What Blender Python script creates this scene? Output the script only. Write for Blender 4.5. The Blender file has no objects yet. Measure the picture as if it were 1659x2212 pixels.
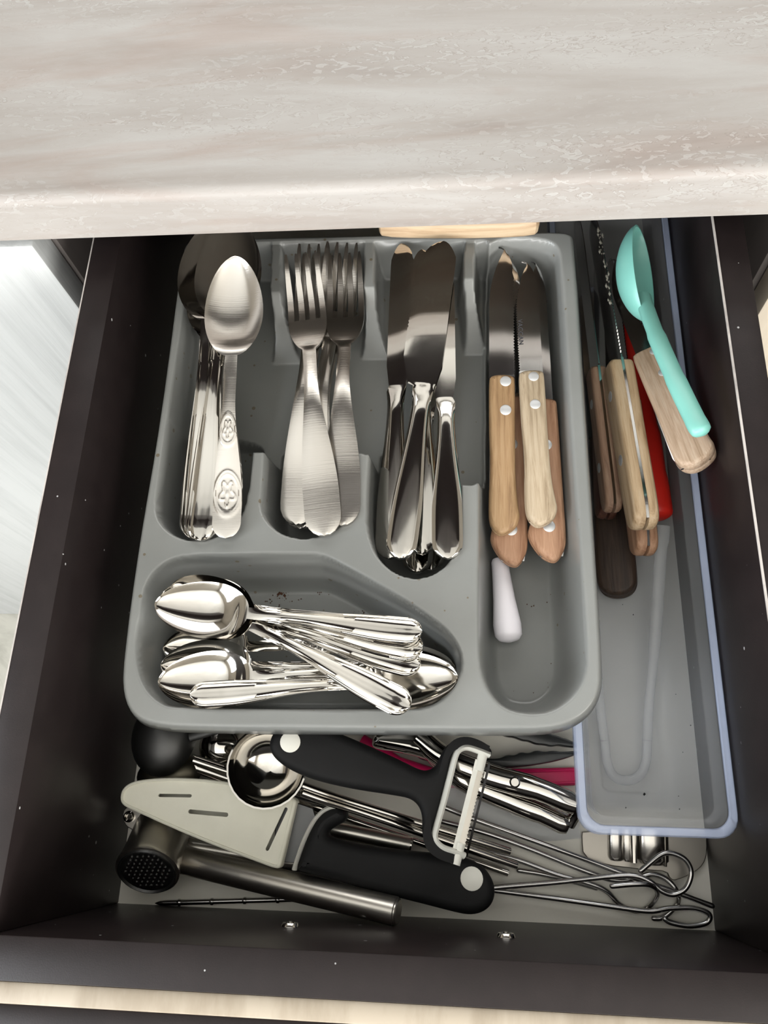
import bpy, bmesh, math, random
import numpy as np
from mathutils import Vector, Matrix, Euler
from mathutils.geometry import tessellate_polygon

random.seed(7)
SC = bpy.context.scene
COL = SC.collection

# ------------------------------------------------------------------ camera
CAM = Vector((0.0280076, 0.0492857, 0.4721255))
EUL = Euler((0.3661411, 0.0874730, 0.0320430), 'XYZ')
FPX = 1727.39
cd = bpy.data.cameras.new('camera')
cam = bpy.data.objects.new('camera', cd)
COL.objects.link(cam)
cam.location = CAM
cam.rotation_euler = EUL
cd.sensor_fit = 'HORIZONTAL'
cd.sensor_width = 36.0
cd.lens = 36.0 * FPX / 1659.0
cd.clip_start = 0.01
SC.camera = cam

# ------------------------------------------------------------------ world, daylight, exposure
w = bpy.data.worlds.new('world')
SC.world = w
w.use_nodes = True
w.node_tree.nodes['Background'].inputs[0].default_value = (0.75, 0.86, 1.0, 1)
w.node_tree.nodes['Background'].inputs[1].default_value = 0.35


def area(name, loc, rot, sx, sy, power, col):
    l = bpy.data.lights.new(name, 'AREA')
    l.shape = 'RECTANGLE'
    l.size, l.size_y, l.energy, l.color = sx, sy, power, col
    o = bpy.data.objects.new(name, l)
    COL.objects.link(o)
    o.location = loc
    o.rotation_euler = rot
    return o


# area lights added as daylight in unseen, guessed window openings (beyond the worktop, left, right and behind the viewer)
area('added_back_daylight', (0.10, 1.60, 1.125), (math.radians(-90), 0, 0), 2.4, 1.15, 37, (1.0, 0.985, 0.95))
area('added_left_daylight', (-1.60, -0.85, 0.75), (0, math.radians(-90), 0), 1.2, 1.3, 62, (0.90, 0.955, 1.0))
area('added_right_daylight', (1.60, -0.95, 0.80), (0, math.radians(90), 0), 1.1, 1.0, 42, (1.0, 0.975, 0.92))
area('added_front_daylight', (0.0, -1.70, 0.55), (math.radians(90), 0, 0), 2.8, 0.75, 84, (1.0, 0.98, 0.95))
SC.view_settings.view_transform = 'Standard'
SC.view_settings.look = 'None'
SC.view_settings.exposure = -0.05
SC.view_settings.gamma = 1.0
SC.view_settings.use_curve_mapping = False
SC.cycles.max_bounces = 7
SC.cycles.diffuse_bounces = 3
SC.cycles.glossy_bounces = 4
SC.cycles.transparent_max_bounces = 16

# ------------------------------------------------------------------ pixel -> point on a real height
_R = EUL.to_matrix()


def ray(px, py):
    return _R @ Vector(((px - 829.5) / FPX, -(py - 1106.0) / FPX, -1.0))


def U(px, py, z):
    d = ray(px, py)
    return CAM + d * ((z - CAM.z) / d.z)


def atY(px, py, Y):
    d = ray(px, py)
    return CAM + d * ((Y - CAM.y) / d.y)


# ------------------------------------------------------------------ materials
MATS = {}


def mat(name, col, rough=0.5, metal=0.0, var=None, bump=None, spec=0.5, coat=0.0, rvar=0.0):
    """procedural principled material.  var=(colour2, scale xyz, lo, hi); bump=(scale xyz, strength)"""
    m = bpy.data.materials.new(name)
    m.use_nodes = True
    nt = m.node_tree
    N, L = nt.nodes, nt.links
    b = N['Principled BSDF']
    b.inputs['Base Color'].default_value = (*col, 1)
    b.inputs['Roughness'].default_value = rough
    b.inputs['Metallic'].default_value = metal
    b.inputs['Specular IOR Level'].default_value = spec
    b.inputs['Coat Weight'].default_value = coat
    tc = N.new('ShaderNodeTexCoord')

    def noise(scale, detail=6, rough_=0.6, dist=0.0):
        mp = N.new('ShaderNodeMapping')
        mp.inputs['Scale'].default_value = scale
        L.new(tc.outputs['Object'], mp.inputs[0])
        n = N.new('ShaderNodeTexNoise')
        n.inputs['Scale'].default_value = 1.0
        n.inputs['Detail'].default_value = detail
        n.inputs['Roughness'].default_value = rough_
        n.inputs['Distortion'].default_value = dist
        L.new(mp.outputs[0], n.inputs['Vector'])
        return n
    if var:
        n = noise(var[1], dist=var[4] if len(var) > 4 else 0.0)
        r = N.new('ShaderNodeValToRGB')
        r.color_ramp.elements[0].position = var[2]
        r.color_ramp.elements[0].color = (*col, 1)
        r.color_ramp.elements[1].position = var[3]
        r.color_ramp.elements[1].color = (*var[0], 1)
        L.new(n.outputs['Fac'], r.inputs[0])
        L.new(r.outputs[0], b.inputs['Base Color'])
    if rvar:
        n = noise((180, 180, 180), 3)
        mr = N.new('ShaderNodeMapRange')
        mr.inputs['To Min'].default_value = max(0.02, rough - rvar)
        mr.inputs['To Max'].default_value = rough + rvar
        L.new(n.outputs['Fac'], mr.inputs['Value'])
        L.new(mr.outputs[0], b.inputs['Roughness'])
    if bump:
        n = noise(bump[0], 4)
        bp = N.new('ShaderNodeBump')
        bp.inputs['Strength'].default_value = bump[1]
        bp.inputs['Distance'].default_value = 0.001
        L.new(n.outputs['Fac'], bp.inputs['Height'])
        L.new(bp.outputs[0], b.inputs['Normal'])
    MATS[name] = m
    return m


def specks(m, col, scale, thr, tint=None):
    """dust specks / crumbs of a fixed shape on top of a material"""
    nt = m.node_tree
    N, L = nt.nodes, nt.links
    b = N['Principled BSDF']
    tc = N.new('ShaderNodeTexCoord')
    v = N.new('ShaderNodeTexVoronoi')
    v.inputs['Scale'].default_value = scale
    v.inputs['Randomness'].default_value = 1.0
    L.new(tc.outputs['Object'], v.inputs['Vector'])
    wn = N.new('ShaderNodeTexWhiteNoise')
    L.new(v.outputs['Position'], wn.inputs[0])
    mu = N.new('ShaderNodeMath')
    mu.operation = 'MULTIPLY'
    L.new(wn.outputs['Value'], mu.inputs[0])
    L.new(wn.outputs['Value'], mu.inputs[1])
    m3 = N.new('ShaderNodeMath')
    m3.operation = 'MULTIPLY'
    L.new(mu.outputs[0], m3.inputs[0])
    m3.inputs[1].default_value = thr
    lt = N.new('ShaderNodeMath')
    lt.operation = 'LESS_THAN'
    L.new(v.outputs['Distance'], lt.inputs[0])
    L.new(m3.outputs[0], lt.inputs[1])
    mx = N.new('ShaderNodeMix')
    mx.data_type = 'RGBA'
    old = b.inputs['Base Color'].links[0].from_socket if b.inputs['Base Color'].links else None
    if old:
        L.new(old, mx.inputs[6])
    else:
        mx.inputs[6].default_value = b.inputs['Base Color'].default_value
    mx.inputs[7].default_value = (*col, 1)
    L.new(lt.outputs[0], mx.inputs[0])
    L.new(mx.outputs[2], b.inputs['Base Color'])


mat('steel', (0.57, 0.548, 0.51), 0.075, 1.0, rvar=0.02)
mat('steel_satin', (0.60, 0.57, 0.52), 0.30, 1.0, rvar=0.05)
mat('steel_plate', (0.36, 0.335, 0.30), 0.34, 1.0, rvar=0.05)
mat('steel_brushed', (0.60, 0.57, 0.53), 0.22, 1.0, bump=((900, 20, 20), 0.05))
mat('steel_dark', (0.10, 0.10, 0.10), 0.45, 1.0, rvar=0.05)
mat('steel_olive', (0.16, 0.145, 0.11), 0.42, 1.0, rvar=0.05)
mat('blade', (0.58, 0.57, 0.56), 0.12, 1.0, bump=((20, 900, 20), 0.03))
mat('wire', (0.50, 0.49, 0.48), 0.20, 1.0, rvar=0.05)
mat('rivet', (0.66, 0.67, 0.68), 0.38, 0.7, rvar=0.05)
mat('letter', (0.09, 0.09, 0.10), 0.6, 0.5, rvar=0.05)
mat('tray_grey', (0.205, 0.21, 0.203), 0.28, 0.0, var=((0.18, 0.185, 0.178), (16, 16, 16), 0.35, 0.75), bump=((1500, 1500, 1500), 0.04))
specks(MATS['tray_grey'], (0.13, 0.11, 0.08), 130, 0.16)
mat('laminate', (0.0115, 0.0082, 0.0083), 0.38, 0.0, var=((0.015, 0.0108, 0.0108), (60, 60, 60), 0.4, 0.7), bump=((1800, 1800, 1800), 0.06), spec=0.22)
specks(MATS['laminate'], (0.30, 0.30, 0.30), 95, 0.085)
mat('edge_line', (0.42, 0.39, 0.37), 0.6, var=((0.22, 0.2, 0.19), (40, 40, 40), 0.45, 0.7))
mat('drawer_floor', (0.80, 0.77, 0.69), 0.55, var=((0.75, 0.72, 0.64), (25, 25, 25), 0.4, 0.7))
mat('worktop', (0.62, 0.575, 0.53), 0.5, spec=0.3)
mat('oak', (0.34, 0.29, 0.225), 0.5, var=((0.25, 0.205, 0.15), (70, 20, 20), 0.42, 0.66))
mat('white_door', (0.37, 0.38, 0.38), 0.5, var=((0.315, 0.325, 0.325), (90, 90, 5), 0.45, 0.7), bump=((260, 260, 6), 0.3))
mat('beige_door', (0.56, 0.50, 0.41), 0.5, var=((0.48, 0.42, 0.34), (90, 90, 5), 0.45, 0.7))
mat('carcass_edge', (0.115, 0.10, 0.095), 0.5, var=((0.09, 0.08, 0.075), (60, 60, 8), 0.4, 0.7))
mat('stone_floor', (0.36, 0.35, 0.31), 0.4, var=((0.20, 0.20, 0.17), (9, 9, 9), 0.40, 0.62, 1.5))
mat('wall_paint', (0.26, 0.235, 0.20), 0.8, var=((0.23, 0.21, 0.175), (3, 3, 3), 0.4, 0.7))
mat('ceiling_paint', (0.88, 0.87, 0.84), 0.8, var=((0.77, 0.76, 0.73), (3, 3, 3), 0.4, 0.7))
mat('window_white', (0.8, 0.8, 0.8), 0.4, var=((0.75, 0.75, 0.75), (9, 9, 9), 0.4, 0.7))


def wood(name, c1, c2, c3, rough=0.55, sc=1.0):
    m = mat(name, c1, rough, bump=((60, 900, 900), 0.25))
    nt = m.node_tree
    N, L = nt.nodes, nt.links
    b = N['Principled BSDF']
    tc = N.new('ShaderNodeTexCoord')
    mp = N.new('ShaderNodeMapping')
    mp.inputs['Scale'].default_value = (22 * sc, 330 * sc, 330 * sc)
    L.new(tc.outputs['Object'], mp.inputs[0])
    n = N.new('ShaderNodeTexNoise')
    n.inputs['Scale'].default_value = 1
    n.inputs['Detail'].default_value = 7
    n.inputs['Roughness'].default_value = 0.65
    n.inputs['Distortion'].default_value = 0.6
    L.new(mp.outputs[0], n.inputs['Vector'])
    r = N.new('ShaderNodeValToRGB')
    e = r.color_ramp.elements
    e[0].position, e[0].color = 0.30, (*c3, 1)
    e[1].position, e[1].color = 0.72, (*c2, 1)
    k = e.new(0.5)
    k.color = (*c1, 1)
    L.new(n.outputs['Fac'], r.inputs[0])
    L.new(r.outputs[0], b.inputs['Base Color'])
    return m


wood('wood_honey', (0.32, 0.20, 0.10), (0.40, 0.27, 0.15), (0.19, 0.105, 0.048))
wood('wood_pale', (0.38, 0.30, 0.205), (0.46, 0.38, 0.28), (0.21, 0.15, 0.09))
wood('wood_rose', (0.42, 0.235, 0.14), (0.54, 0.33, 0.21), (0.27, 0.13, 0.07))
wood('wood_grey', (0.42, 0.30, 0.21), (0.52, 0.41, 0.31), (0.27, 0.18, 0.11))
wood('wood_light', (0.48, 0.345, 0.21), (0.58, 0.45, 0.31), (0.30, 0.19, 0.10))
wood('wood_brown', (0.34, 0.21, 0.14), (0.44, 0.30, 0.21), (0.20, 0.11, 0.07))
wood('wood_dark', (0.050, 0.030, 0.020), (0.085, 0.052, 0.034), (0.022, 0.012, 0.008))
wood('wood_redbrown', (0.12, 0.045, 0.028), (0.16, 0.07, 0.04), (0.07, 0.025, 0.015))
wood('wood_board', (0.40, 0.29, 0.185), (0.48, 0.38, 0.26), (0.25, 0.16, 0.09), sc=0.6)
mat('white_plastic', (0.86, 0.83, 0.88), 0.30, var=((0.82, 0.79, 0.85), (40, 40, 40), 0.4, 0.7))
mat('sheath_white', (0.84, 0.82, 0.70), 0.5, var=((0.79, 0.77, 0.65), (50, 50, 50), 0.4, 0.7), bump=((1500, 1500, 1500), 0.05))
mat('liner_white', (0.86, 0.85, 0.78), 0.45, var=((0.80, 0.79, 0.72), (60, 60, 60), 0.4, 0.7))
mat('black_rubber', (0.008, 0.008, 0.0085), 0.6, var=((0.010, 0.010, 0.0105), (60, 60, 60), 0.4, 0.7), bump=((2500, 2500, 2500), 0.10), spec=0.22)
mat('black_plastic', (0.012, 0.013, 0.013), 0.34, var=((0.016, 0.017, 0.017), (60, 60, 60), 0.4, 0.7))
mat('mint', (0.16, 0.40, 0.35), 0.38, var=((0.145, 0.37, 0.325), (30, 30, 30), 0.4, 0.7))
mat('red', (0.74, 0.022, 0.012), 0.40, var=((0.68, 0.020, 0.011), (40, 40, 40), 0.4, 0.7))
mat('pink', (0.72, 0.010, 0.125), 0.40, var=((0.66, 0.009, 0.11), (40, 40, 40), 0.4, 0.7))
mat('hole', (0.006, 0.006, 0.006), 0.7, var=((0.009, 0.009, 0.009), (40, 40, 40), 0.4, 0.7))
mat('crumb', (0.10, 0.040, 0.018), 0.7, var=((0.05, 0.02, 0.01), (900, 900, 900), 0.4, 0.7))
mat('residue', (0.62, 0.60, 0.52), 0.6, var=((0.5, 0.48, 0.4), (900, 900, 900), 0.4, 0.7))


def clear(name, col, opacity, rough):
    m = mat(name, col, rough, var=(tuple(c * 0.95 for c in col), (30, 30, 30), 0.4, 0.7), spec=0.6)
    nt = m.node_tree
    N, L = nt.nodes, nt.links
    b = N['Principled BSDF']
    t = N.new('ShaderNodeBsdfTransparent')
    t.inputs[0].default_value = (0.94, 0.95, 0.97, 1)
    mx = N.new('ShaderNodeMixShader')
    mx.inputs[0].default_value = opacity
    L.new(t.outputs[0], mx.inputs[1])
    L.new(b.outputs[0], mx.inputs[2])
    L.new(mx.outputs[0], N['Material Output'].inputs[0])
    return m


clear('clear_box', (0.60, 0.61, 0.63), 0.13, 0.14)
clear('clear_rim', (0.66, 0.74, 0.95), 0.42, 0.16)
clear('clear_acrylic', (0.70, 0.70, 0.69), 0.25, 0.04)


def worktop_nodes():
    m = MATS['worktop']
    nt = m.node_tree
    N, L = nt.nodes, nt.links
    b = N['Principled BSDF']
    tc = N.new('ShaderNodeTexCoord')

    def nz(scale, detail, dist, ro=0.6):
        mp = N.new('ShaderNodeMapping')
        mp.inputs['Scale'].default_value = scale
        L.new(tc.outputs['Object'], mp.inputs[0])
        n = N.new('ShaderNodeTexNoise')
        n.inputs['Scale'].default_value = 1
        n.inputs['Detail'].default_value = detail
        n.inputs['Roughness'].default_value = ro
        n.inputs['Distortion'].default_value = dist
        L.new(mp.outputs[0], n.inputs['Vector'])
        return n

    def ramp(src, stops):
        r = N.new('ShaderNodeValToRGB')
        e = r.color_ramp.elements
        e[0].position, e[0].color = stops[0][0], (*stops[0][1], 1)
        e[1].position, e[1].color = stops[-1][0], (*stops[-1][1], 1)
        for p, c in stops[1:-1]:
            k = e.new(p)
            k.color = (*c, 1)
        L.new(src, r.inputs[0])
        return r
    broad = ramp(nz((4.5, 34, 34), 8, 0.7).outputs['Fac'],
                 [(0.28, (0.205, 0.180, 0.165)), (0.42, (0.248, 0.228, 0.211)), (0.56, (0.278, 0.262, 0.247)), (0.75, (0.318, 0.311, 0.300))])
    # pale pits with darker outlines, gathered in bands
    v = N.new('ShaderNodeTexNoise')
    mp = N.new('ShaderNodeMapping')
    mp.inputs['Scale'].default_value = (88, 230, 230)
    L.new(tc.outputs['Object'], mp.inputs[0])
    L.new(mp.outputs[0], v.inputs['Vector'])
    v.inputs['Scale'].default_value = 1
    v.inputs['Detail'].default_value = 3
    v.inputs['Distortion'].default_value = 1.8
    pits = ramp(v.outputs['Fac'], [(0.52, (0.27, 0.250, 0.232)), (0.56, (0.205, 0.182, 0.166)), (0.59, (0.325, 0.318, 0.305)), (0.66, (0.295, 0.285, 0.270))])
    pmask = ramp(v.outputs['Fac'], [(0.51, (0, 0, 0)), (0.55, (1, 1, 1))])
    band = ramp(nz((3.2, 26, 26), 6, 0.5).outputs['Fac'], [(0.44, (0.10, 0.10, 0.10)), (0.60, (0.85, 0.85, 0.85))])
    mu = N.new('ShaderNodeMath')
    mu.operation = 'MULTIPLY'
    L.new(pmask.outputs[0], mu.inputs[0])
    L.new(band.outputs[0], mu.inputs[1])
    mx = N.new('ShaderNodeMix')
    mx.data_type = 'RGBA'
    L.new(mu.outputs[0], mx.inputs[0])
    L.new(broad.outputs[0], mx.inputs[6])
    L.new(pits.outputs[0], mx.inputs[7])
    # pinkish clouds
    pink = ramp(nz((5, 30, 30), 5, 0.8).outputs['Fac'], [(0.52, (1, 1, 1)), (0.68, (0.90, 0.80, 0.76))])
    m2 = N.new('ShaderNodeMix')
    m2.data_type = 'RGBA'
    m2.blend_type = 'MULTIPLY'
    m2.inputs[0].default_value = 0.8
    L.new(mx.outputs[2], m2.inputs[6])
    L.new(pink.outputs[0], m2.inputs[7])
    L.new(m2.outputs[2], b.inputs['Base Color'])


worktop_nodes()


# ------------------------------------------------------------------ mesh helpers
def mk(name, verts, faces, smooth=35):
    me = bpy.data.meshes.new(name)
    me.from_pydata([tuple(v) for v in verts], [], faces)
    me.validate()
    bm = bmesh.new()
    bm.from_mesh(me)
    bmesh.ops.recalc_face_normals(bm, faces=bm.faces)
    bm.to_mesh(me)
    bm.free()
    if smooth:
        for p in me.polygons:
            p.use_smooth = True
        me.set_sharp_from_angle(angle=math.radians(smooth))
    return me


def obj(name, me, material, parent=None, loc=(0, 0, 0), label=None, cat=None, group=None, kind=None):
    o = bpy.data.objects.new(name, me)
    COL.objects.link(o)
    o.location = loc
    if material and not me.materials:
        me.materials.append(MATS[material])
    if parent:
        o.parent = parent
    tag(o, label, cat, group, kind)
    return o


def tag(o, label=None, cat=None, group=None, kind=None):
    if label:
        o['label'] = label
    if cat:
        o['category'] = cat
    if group:
        o['group'] = group
    if kind:
        o['kind'] = kind


def empty(name, loc, label, cat, group=None, kind=None):
    o = bpy.data.objects.new(name, None)
    o.empty_display_size = 0.01
    COL.objects.link(o)
    o.location = loc
    tag(o, label, cat, group, kind)
    return o


def rel(me, base):
    me.transform(Matrix.Translation(-Vector(base)))
    return me


def box(x0, x1, y0, y1, z0, z1, bev=0.0, seg=2):
    bm = bmesh.new()
    bmesh.ops.create_cube(bm, size=1.0)
    for v in bm.verts:
        v.co = Vector(((x0 + x1) / 2 + v.co.x * (x1 - x0), (y0 + y1) / 2 + v.co.y * (y1 - y0), (z0 + z1) / 2 + v.co.z * (z1 - z0)))
    if bev:
        bmesh.ops.bevel(bm, geom=bm.edges[:], offset=bev, segments=seg, affect='EDGES', profile=0.5)
    me = bpy.data.meshes.new('box')
    bm.to_mesh(me)
    bm.free()
    for p in me.polygons:
        p.use_smooth = True
    me.set_sharp_from_angle(angle=math.radians(35))
    return me


def catmull(pts, n=8, closed=False):
    P = [Vector(p) for p in pts]
    out = []
    m = len(P)
    rng = range(m if closed else m - 1)
    for i in rng:
        p1, p2 = P[i], P[(i + 1) % m]
        p0 = P[(i - 1) % m] if (closed or i > 0) else p1 * 2 - p2
        p3 = P[(i + 2) % m] if (closed or i + 2 < m) else p2 * 2 - p1
        for k in range(n):
            t = k / n
            out.append(0.5 * ((2 * p1) + (p2 - p0) * t + (2 * p0 - 5 * p1 + 4 * p2 - p3) * t * t + (3 * p1 - p0 - 3 * p2 + p3) * t ** 3))
    if not closed:
        out.append(P[-1])
    return out


def sweep(pts, radii, n=10, flat=1.0, up=None, round_ends=False, cap=True):
    """tube along pts; radii number or list; flat squashes the section along the frame normal"""
    P = [Vector(p) for p in pts]
    if not isinstance(radii, (list, tuple)):
        radii = [radii] * len(P)
    radii = list(radii)
    if round_ends:
        def ends(P, radii):
            d = (P[0] - P[1]).normalized()
            r = radii[0]
            a, b = [], []
            for k in (0, 1, 2):
                an = math.pi / 2 * (k / 3)
                a.append(P[0] + d * r * math.cos(an))
                b.append(max(r * math.sin(an), r * 0.06))
            return a + P, b + radii
        P, radii = ends(P, radii)
        P.reverse(); radii.reverse()
        P, radii = ends(P, radii)
        P.reverse(); radii.reverse()
    V, F = [], []
    t0 = (P[1] - P[0]).normalized()
    nrm = Vector(up) if up else (Vector((0, 0, 1)) if abs(t0.z) < 0.9 else Vector((1, 0, 0)))
    for i, p in enumerate(P):
        t = (P[min(i + 1, len(P) - 1)] - P[max(i - 1, 0)])
        t = t.normalized() if t.length > 1e-9 else t0
        nrm = (nrm - t * nrm.dot(t))
        nrm = nrm.normalized() if nrm.length > 1e-6 else t.orthogonal().normalized()
        bi = t.cross(nrm)
        for k in range(n):
            a = 2 * math.pi * k / n
            V.append(p + (bi * math.cos(a) + nrm * math.sin(a) * flat) * radii[i])
    for i in range(len(P) - 1):
        for k in range(n):
            F.append((i * n + k, i * n + (k + 1) % n, (i + 1) * n + (k + 1) % n, (i + 1) * n + k))
    if cap:
        F.append(tuple(range(n)))
        F.append(tuple(range((len(P) - 1) * n, len(P) * n)))
    return mk('tube', V, F, 40)


def chaikin(pts, it=2):
    P = [Vector((p[0], p[1])) for p in pts]
    for _ in range(it):
        Q = []
        for i in range(len(P)):
            a, b = P[i], P[(i + 1) % len(P)]
            Q.append(a * 0.75 + b * 0.25)
            Q.append(a * 0.25 + b * 0.75)
        P = Q
    return P


def offset(P, d):
    out = []
    n = len(P)
    for i in range(n):
        a, b, c = P[i - 1], P[i], P[(i + 1) % n]
        e1 = (b - a).normalized() if (b - a).length > 1e-9 else Vector((1, 0))
        e2 = (c - b).normalized() if (c - b).length > 1e-9 else e1
        n1, n2 = Vector((-e1.y, e1.x)), Vector((-e2.y, e2.x))
        m = n1 + n2
        m = m.normalized() if m.length > 1e-6 else n1
        k = 1.0 / max(0.6, m.dot(n1))
        out.append(b + m * d * k)
    return out


def ccw(P):
    s = sum(P[i - 1].x * P[i].y - P[i].x * P[i - 1].y for i in range(len(P)))
    return P if s > 0 else P[::-1]


def slab(outline, z0, z1, r=0.001, seg=3, zfun=None, rb=None):
    """extruded outline with rounded top and bottom edges"""
    P = ccw([Vector((p[0], p[1])) for p in outline])
    n = len(P)
    rb = r if rb is None else rb
    rings = []
    for k in range(seg + 1):
        a = math.pi / 2 * k / seg
        rings.append((rb * (1 - math.sin(a)), z0 + rb * (1 - math.cos(a))))
    for k in range(seg + 1):
        a = math.pi / 2 * k / seg
        rings.append((r * (1 - math.cos(a)), z1 - r * (1 - math.sin(a))))
    V, F = [], []
    for ins, z in rings:
        for q in (offset(P, ins) if ins > 1e-7 else P):
            V.append((q.x, q.y, z + (zfun(q) if zfun else 0)))
    for i in range(len(rings) - 1):
        for k in range(n):
            F.append((i * n + k, i * n + (k + 1) % n, (i + 1) * n + (k + 1) % n, (i + 1) * n + k))
    for i0 in (0, (len(rings) - 1) * n):
        for t in tessellate_polygon([[Vector((V[i0 + k][0], V[i0 + k][1], 0)) for k in range(n)]]):
            F.append(tuple(i0 + q for q in t))
    return mk('slab', V, F, 30)


def px_outline(pts, z, it=2):
    return chaikin([U(x, y, z) for x, y in pts], it)


def sheet(top, bot, mask=None, smooth=35):
    """closed thin solid from two grids of points; mask drops cells (gaps between tines)"""
    n, m = len(top), len(top[0])
    V = [p for row in top for p in row] + [p for row in bot for p in row]
    o = n * m
    F = []
    edge = {}
    for i in range(n - 1):
        for j in range(m - 1):
            if mask and not mask(i, j):
                continue
            a, b, c, d = i * m + j, i * m + j + 1, (i + 1) * m + j + 1, (i + 1) * m + j
            F.append((a, b, c, d))
            F.append((o + d, o + c, o + b, o + a))
            for e in ((a, b), (b, c), (c, d), (d, a)):
                if (e[1], e[0]) in edge:
                    del edge[(e[1], e[0])]
                else:
                    edge[e] = 1
    for a, b in edge:
        F.append((b, a, o + a, o + b))
    used = sorted({i for f in F for i in f})
    ix = {v: k for k, v in enumerate(used)}
    return mk('sheet', [V[i] for i in used], [tuple(ix[i] for i in f) for f in F], smooth)


def lathe(prof, n=24):
    """profile list of (r, z) around local z"""
    V, F = [], []
    for r, z in prof:
        for k in range(n):
            a = 2 * math.pi * k / n
            V.append((r * math.cos(a), r * math.sin(a), z))
    for i in range(len(prof) - 1):
        for k in range(n):
            F.append((i * n + k, i * n + (k + 1) % n, (i + 1) * n + (k + 1) % n, (i + 1) * n + k))
    F.append(tuple(range(n)))
    F.append(tuple(range((len(prof) - 1) * n, len(prof) * n)))
    return mk('lathe', V, F, 35)


def frame(A, B, roll=0.0, flip=False):
    """matrix: local x from A to B, local z up rolled about the axis (degrees)"""
    x = (B - A).normalized()
    up = Vector((0, 0, 1))
    y = up.cross(x).normalized()
    z = x.cross(y)
    M = Matrix((x, y, z)).transposed()
    M = M @ Matrix.Rotation(math.radians(roll), 3, 'X')
    return M


UP = 0.0
PLACED = {}
DZ = {'dinner_spoon.004': (0.0077, 0.0072), 'dinner_spoon.003': (0.0127, 0.0092), 'dinner_spoon.006': (0.0237, 0.0242),
      'dinner_spoon.005': (0.0227, 0.0162), 'dinner_spoon.002': (0.0172, 0.0167), 'dinner_spoon.001': (0.0182, 0.0187),
      'dinner_spoon': (0.0197, 0.0202), 'dinner_fork.005': (0.0017, -0.0008), 'dinner_fork.004': (0.0027, 0.0012),
      'dinner_fork.003': (0.0067, -0.0008), 'dinner_fork.002': (0.0062, -0.0033), 'dinner_fork.001': (0.0052, 0.0212),
      'dinner_fork': (0.0142, 0.0142), 'table_knife.005': (-0.0023, -0.0018), 'table_knife.004': (0.0012, 0.0012),
      'table_knife': (0.0067, 0.0077), 'table_knife.002': (0.0072, 0.0007), 'table_knife.003': (0.0057, 0.0122),
      'table_knife.001': (0.0057, 0.0057), 'teaspoon.001': (0.0107, 0.0042), 'teaspoon.003': (0.0072, 0.0102),
      'teaspoon.002': (0.0112, 0.0102), 'teaspoon.004': (0.0242, 0.0222), 'teaspoon': (0.0367, 0.0367),
      'teaspoon.005': (0.0312, 0.0332), 'teaspoon.006': (0.0302, 0.0317), 'teaspoon.007': (0.0292, 0.0347),
      'teaspoon.008': (0.0312, 0.0317), 'teaspoon.009': (0.0302, 0.0322), 'steak_knife': (0.0137, 0.0042),
      'steak_knife.001': (0.0027, 0.0042), 'steak_knife.002': (0.0027, -0.0053), 'steak_knife.003': (-0.0003, 0.0002),
      'kitchen_knife.003': (-0.0088, -0.0033), 'kitchen_knife.004': (-0.0053, -0.0048), 'kitchen_knife.002': (0.0157, 0.0162),
      'kitchen_knife': (0.0002, -0.0153), 'kitchen_knife.001': (0.0057, 0.0057), 'kitchen_knife.005': (-0.0088, -0.0073)}                                           # resting heights of the stacked cutlery (tip, end)


def place(o, A, B, L, roll=0.0):
    """A, B are pixel+height triples: tip and end of the thing"""
    da, db = DZ.get(o.name, (0.0, 0.0))
    a, b = U(A[0], A[1], A[2] + UP + da), U(B[0], B[1], B[2] + UP + db)
    PLACED[o.name] = (A, B, L, roll, UP)
    s = (b - a).length / L
    M = frame(a, b, roll)
    o.matrix_world = Matrix.Translation(a) @ (M @ Matrix.Scale(s, 3)).to_4x4()
    return o


def interp(x, xs, ys):
    return float(np.interp(x, xs, ys))


def sm(x, xs, ys):
    """smooth monotone-ish interpolation"""
    for i in range(len(xs) - 1):
        if x <= xs[i + 1]:
            t = max(0.0, (x - xs[i]) / (xs[i + 1] - xs[i]))
            t = t * t * (3 - 2 * t)
            return ys[i] + (ys[i + 1] - ys[i]) * t
    return ys[-1]


# ------------------------------------------------------------------ the room
ROOM = dict(x0=-1.6, x1=1.6, y0=-1.7, y1=1.60, z0=-0.72, z1=1.78)
r_ = ROOM
obj('floor', box(r_['x0'] - .1, r_['x1'] + .1, r_['y0'] - .1, r_['y1'] + .1, r_['z0'] - .05, r_['z0']), 'stone_floor', kind='structure')
obj('ceiling', box(r_['x0'] - .1, r_['x1'] + .1, r_['y0'] - .1, r_['y1'] + .1, r_['z1'], r_['z1'] + .05), 'ceiling_paint', kind='structure')


def wall_with_window(name, axis, c0, c1, lo, hi, wlo, whi, zlo, zhi):
    """wall slab with a real opening"""
    V, F = [], []
    us = (lo, wlo, whi, hi)
    zs = (r_['z0'], zlo, zhi, r_['z1'])
    bm = bmesh.new()
    for i in range(3):
        for j in range(3):
            if i == 1 and j == 1:
                continue
            if axis == 'y':
                me = box(us[i], us[i + 1], c0, c1, zs[j], zs[j + 1])
            else:
                me = box(c0, c1, us[i], us[i + 1], zs[j], zs[j + 1])
            bm.from_mesh(me)
            bpy.data.meshes.remove(me)
    bmesh.ops.remove_doubles(bm, verts=bm.verts, dist=1e-5)
    me = bpy.data.meshes.new(name)
    bm.to_mesh(me)
    bm.free()
    return obj(name, me, 'wall_paint', kind='structure')


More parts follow.
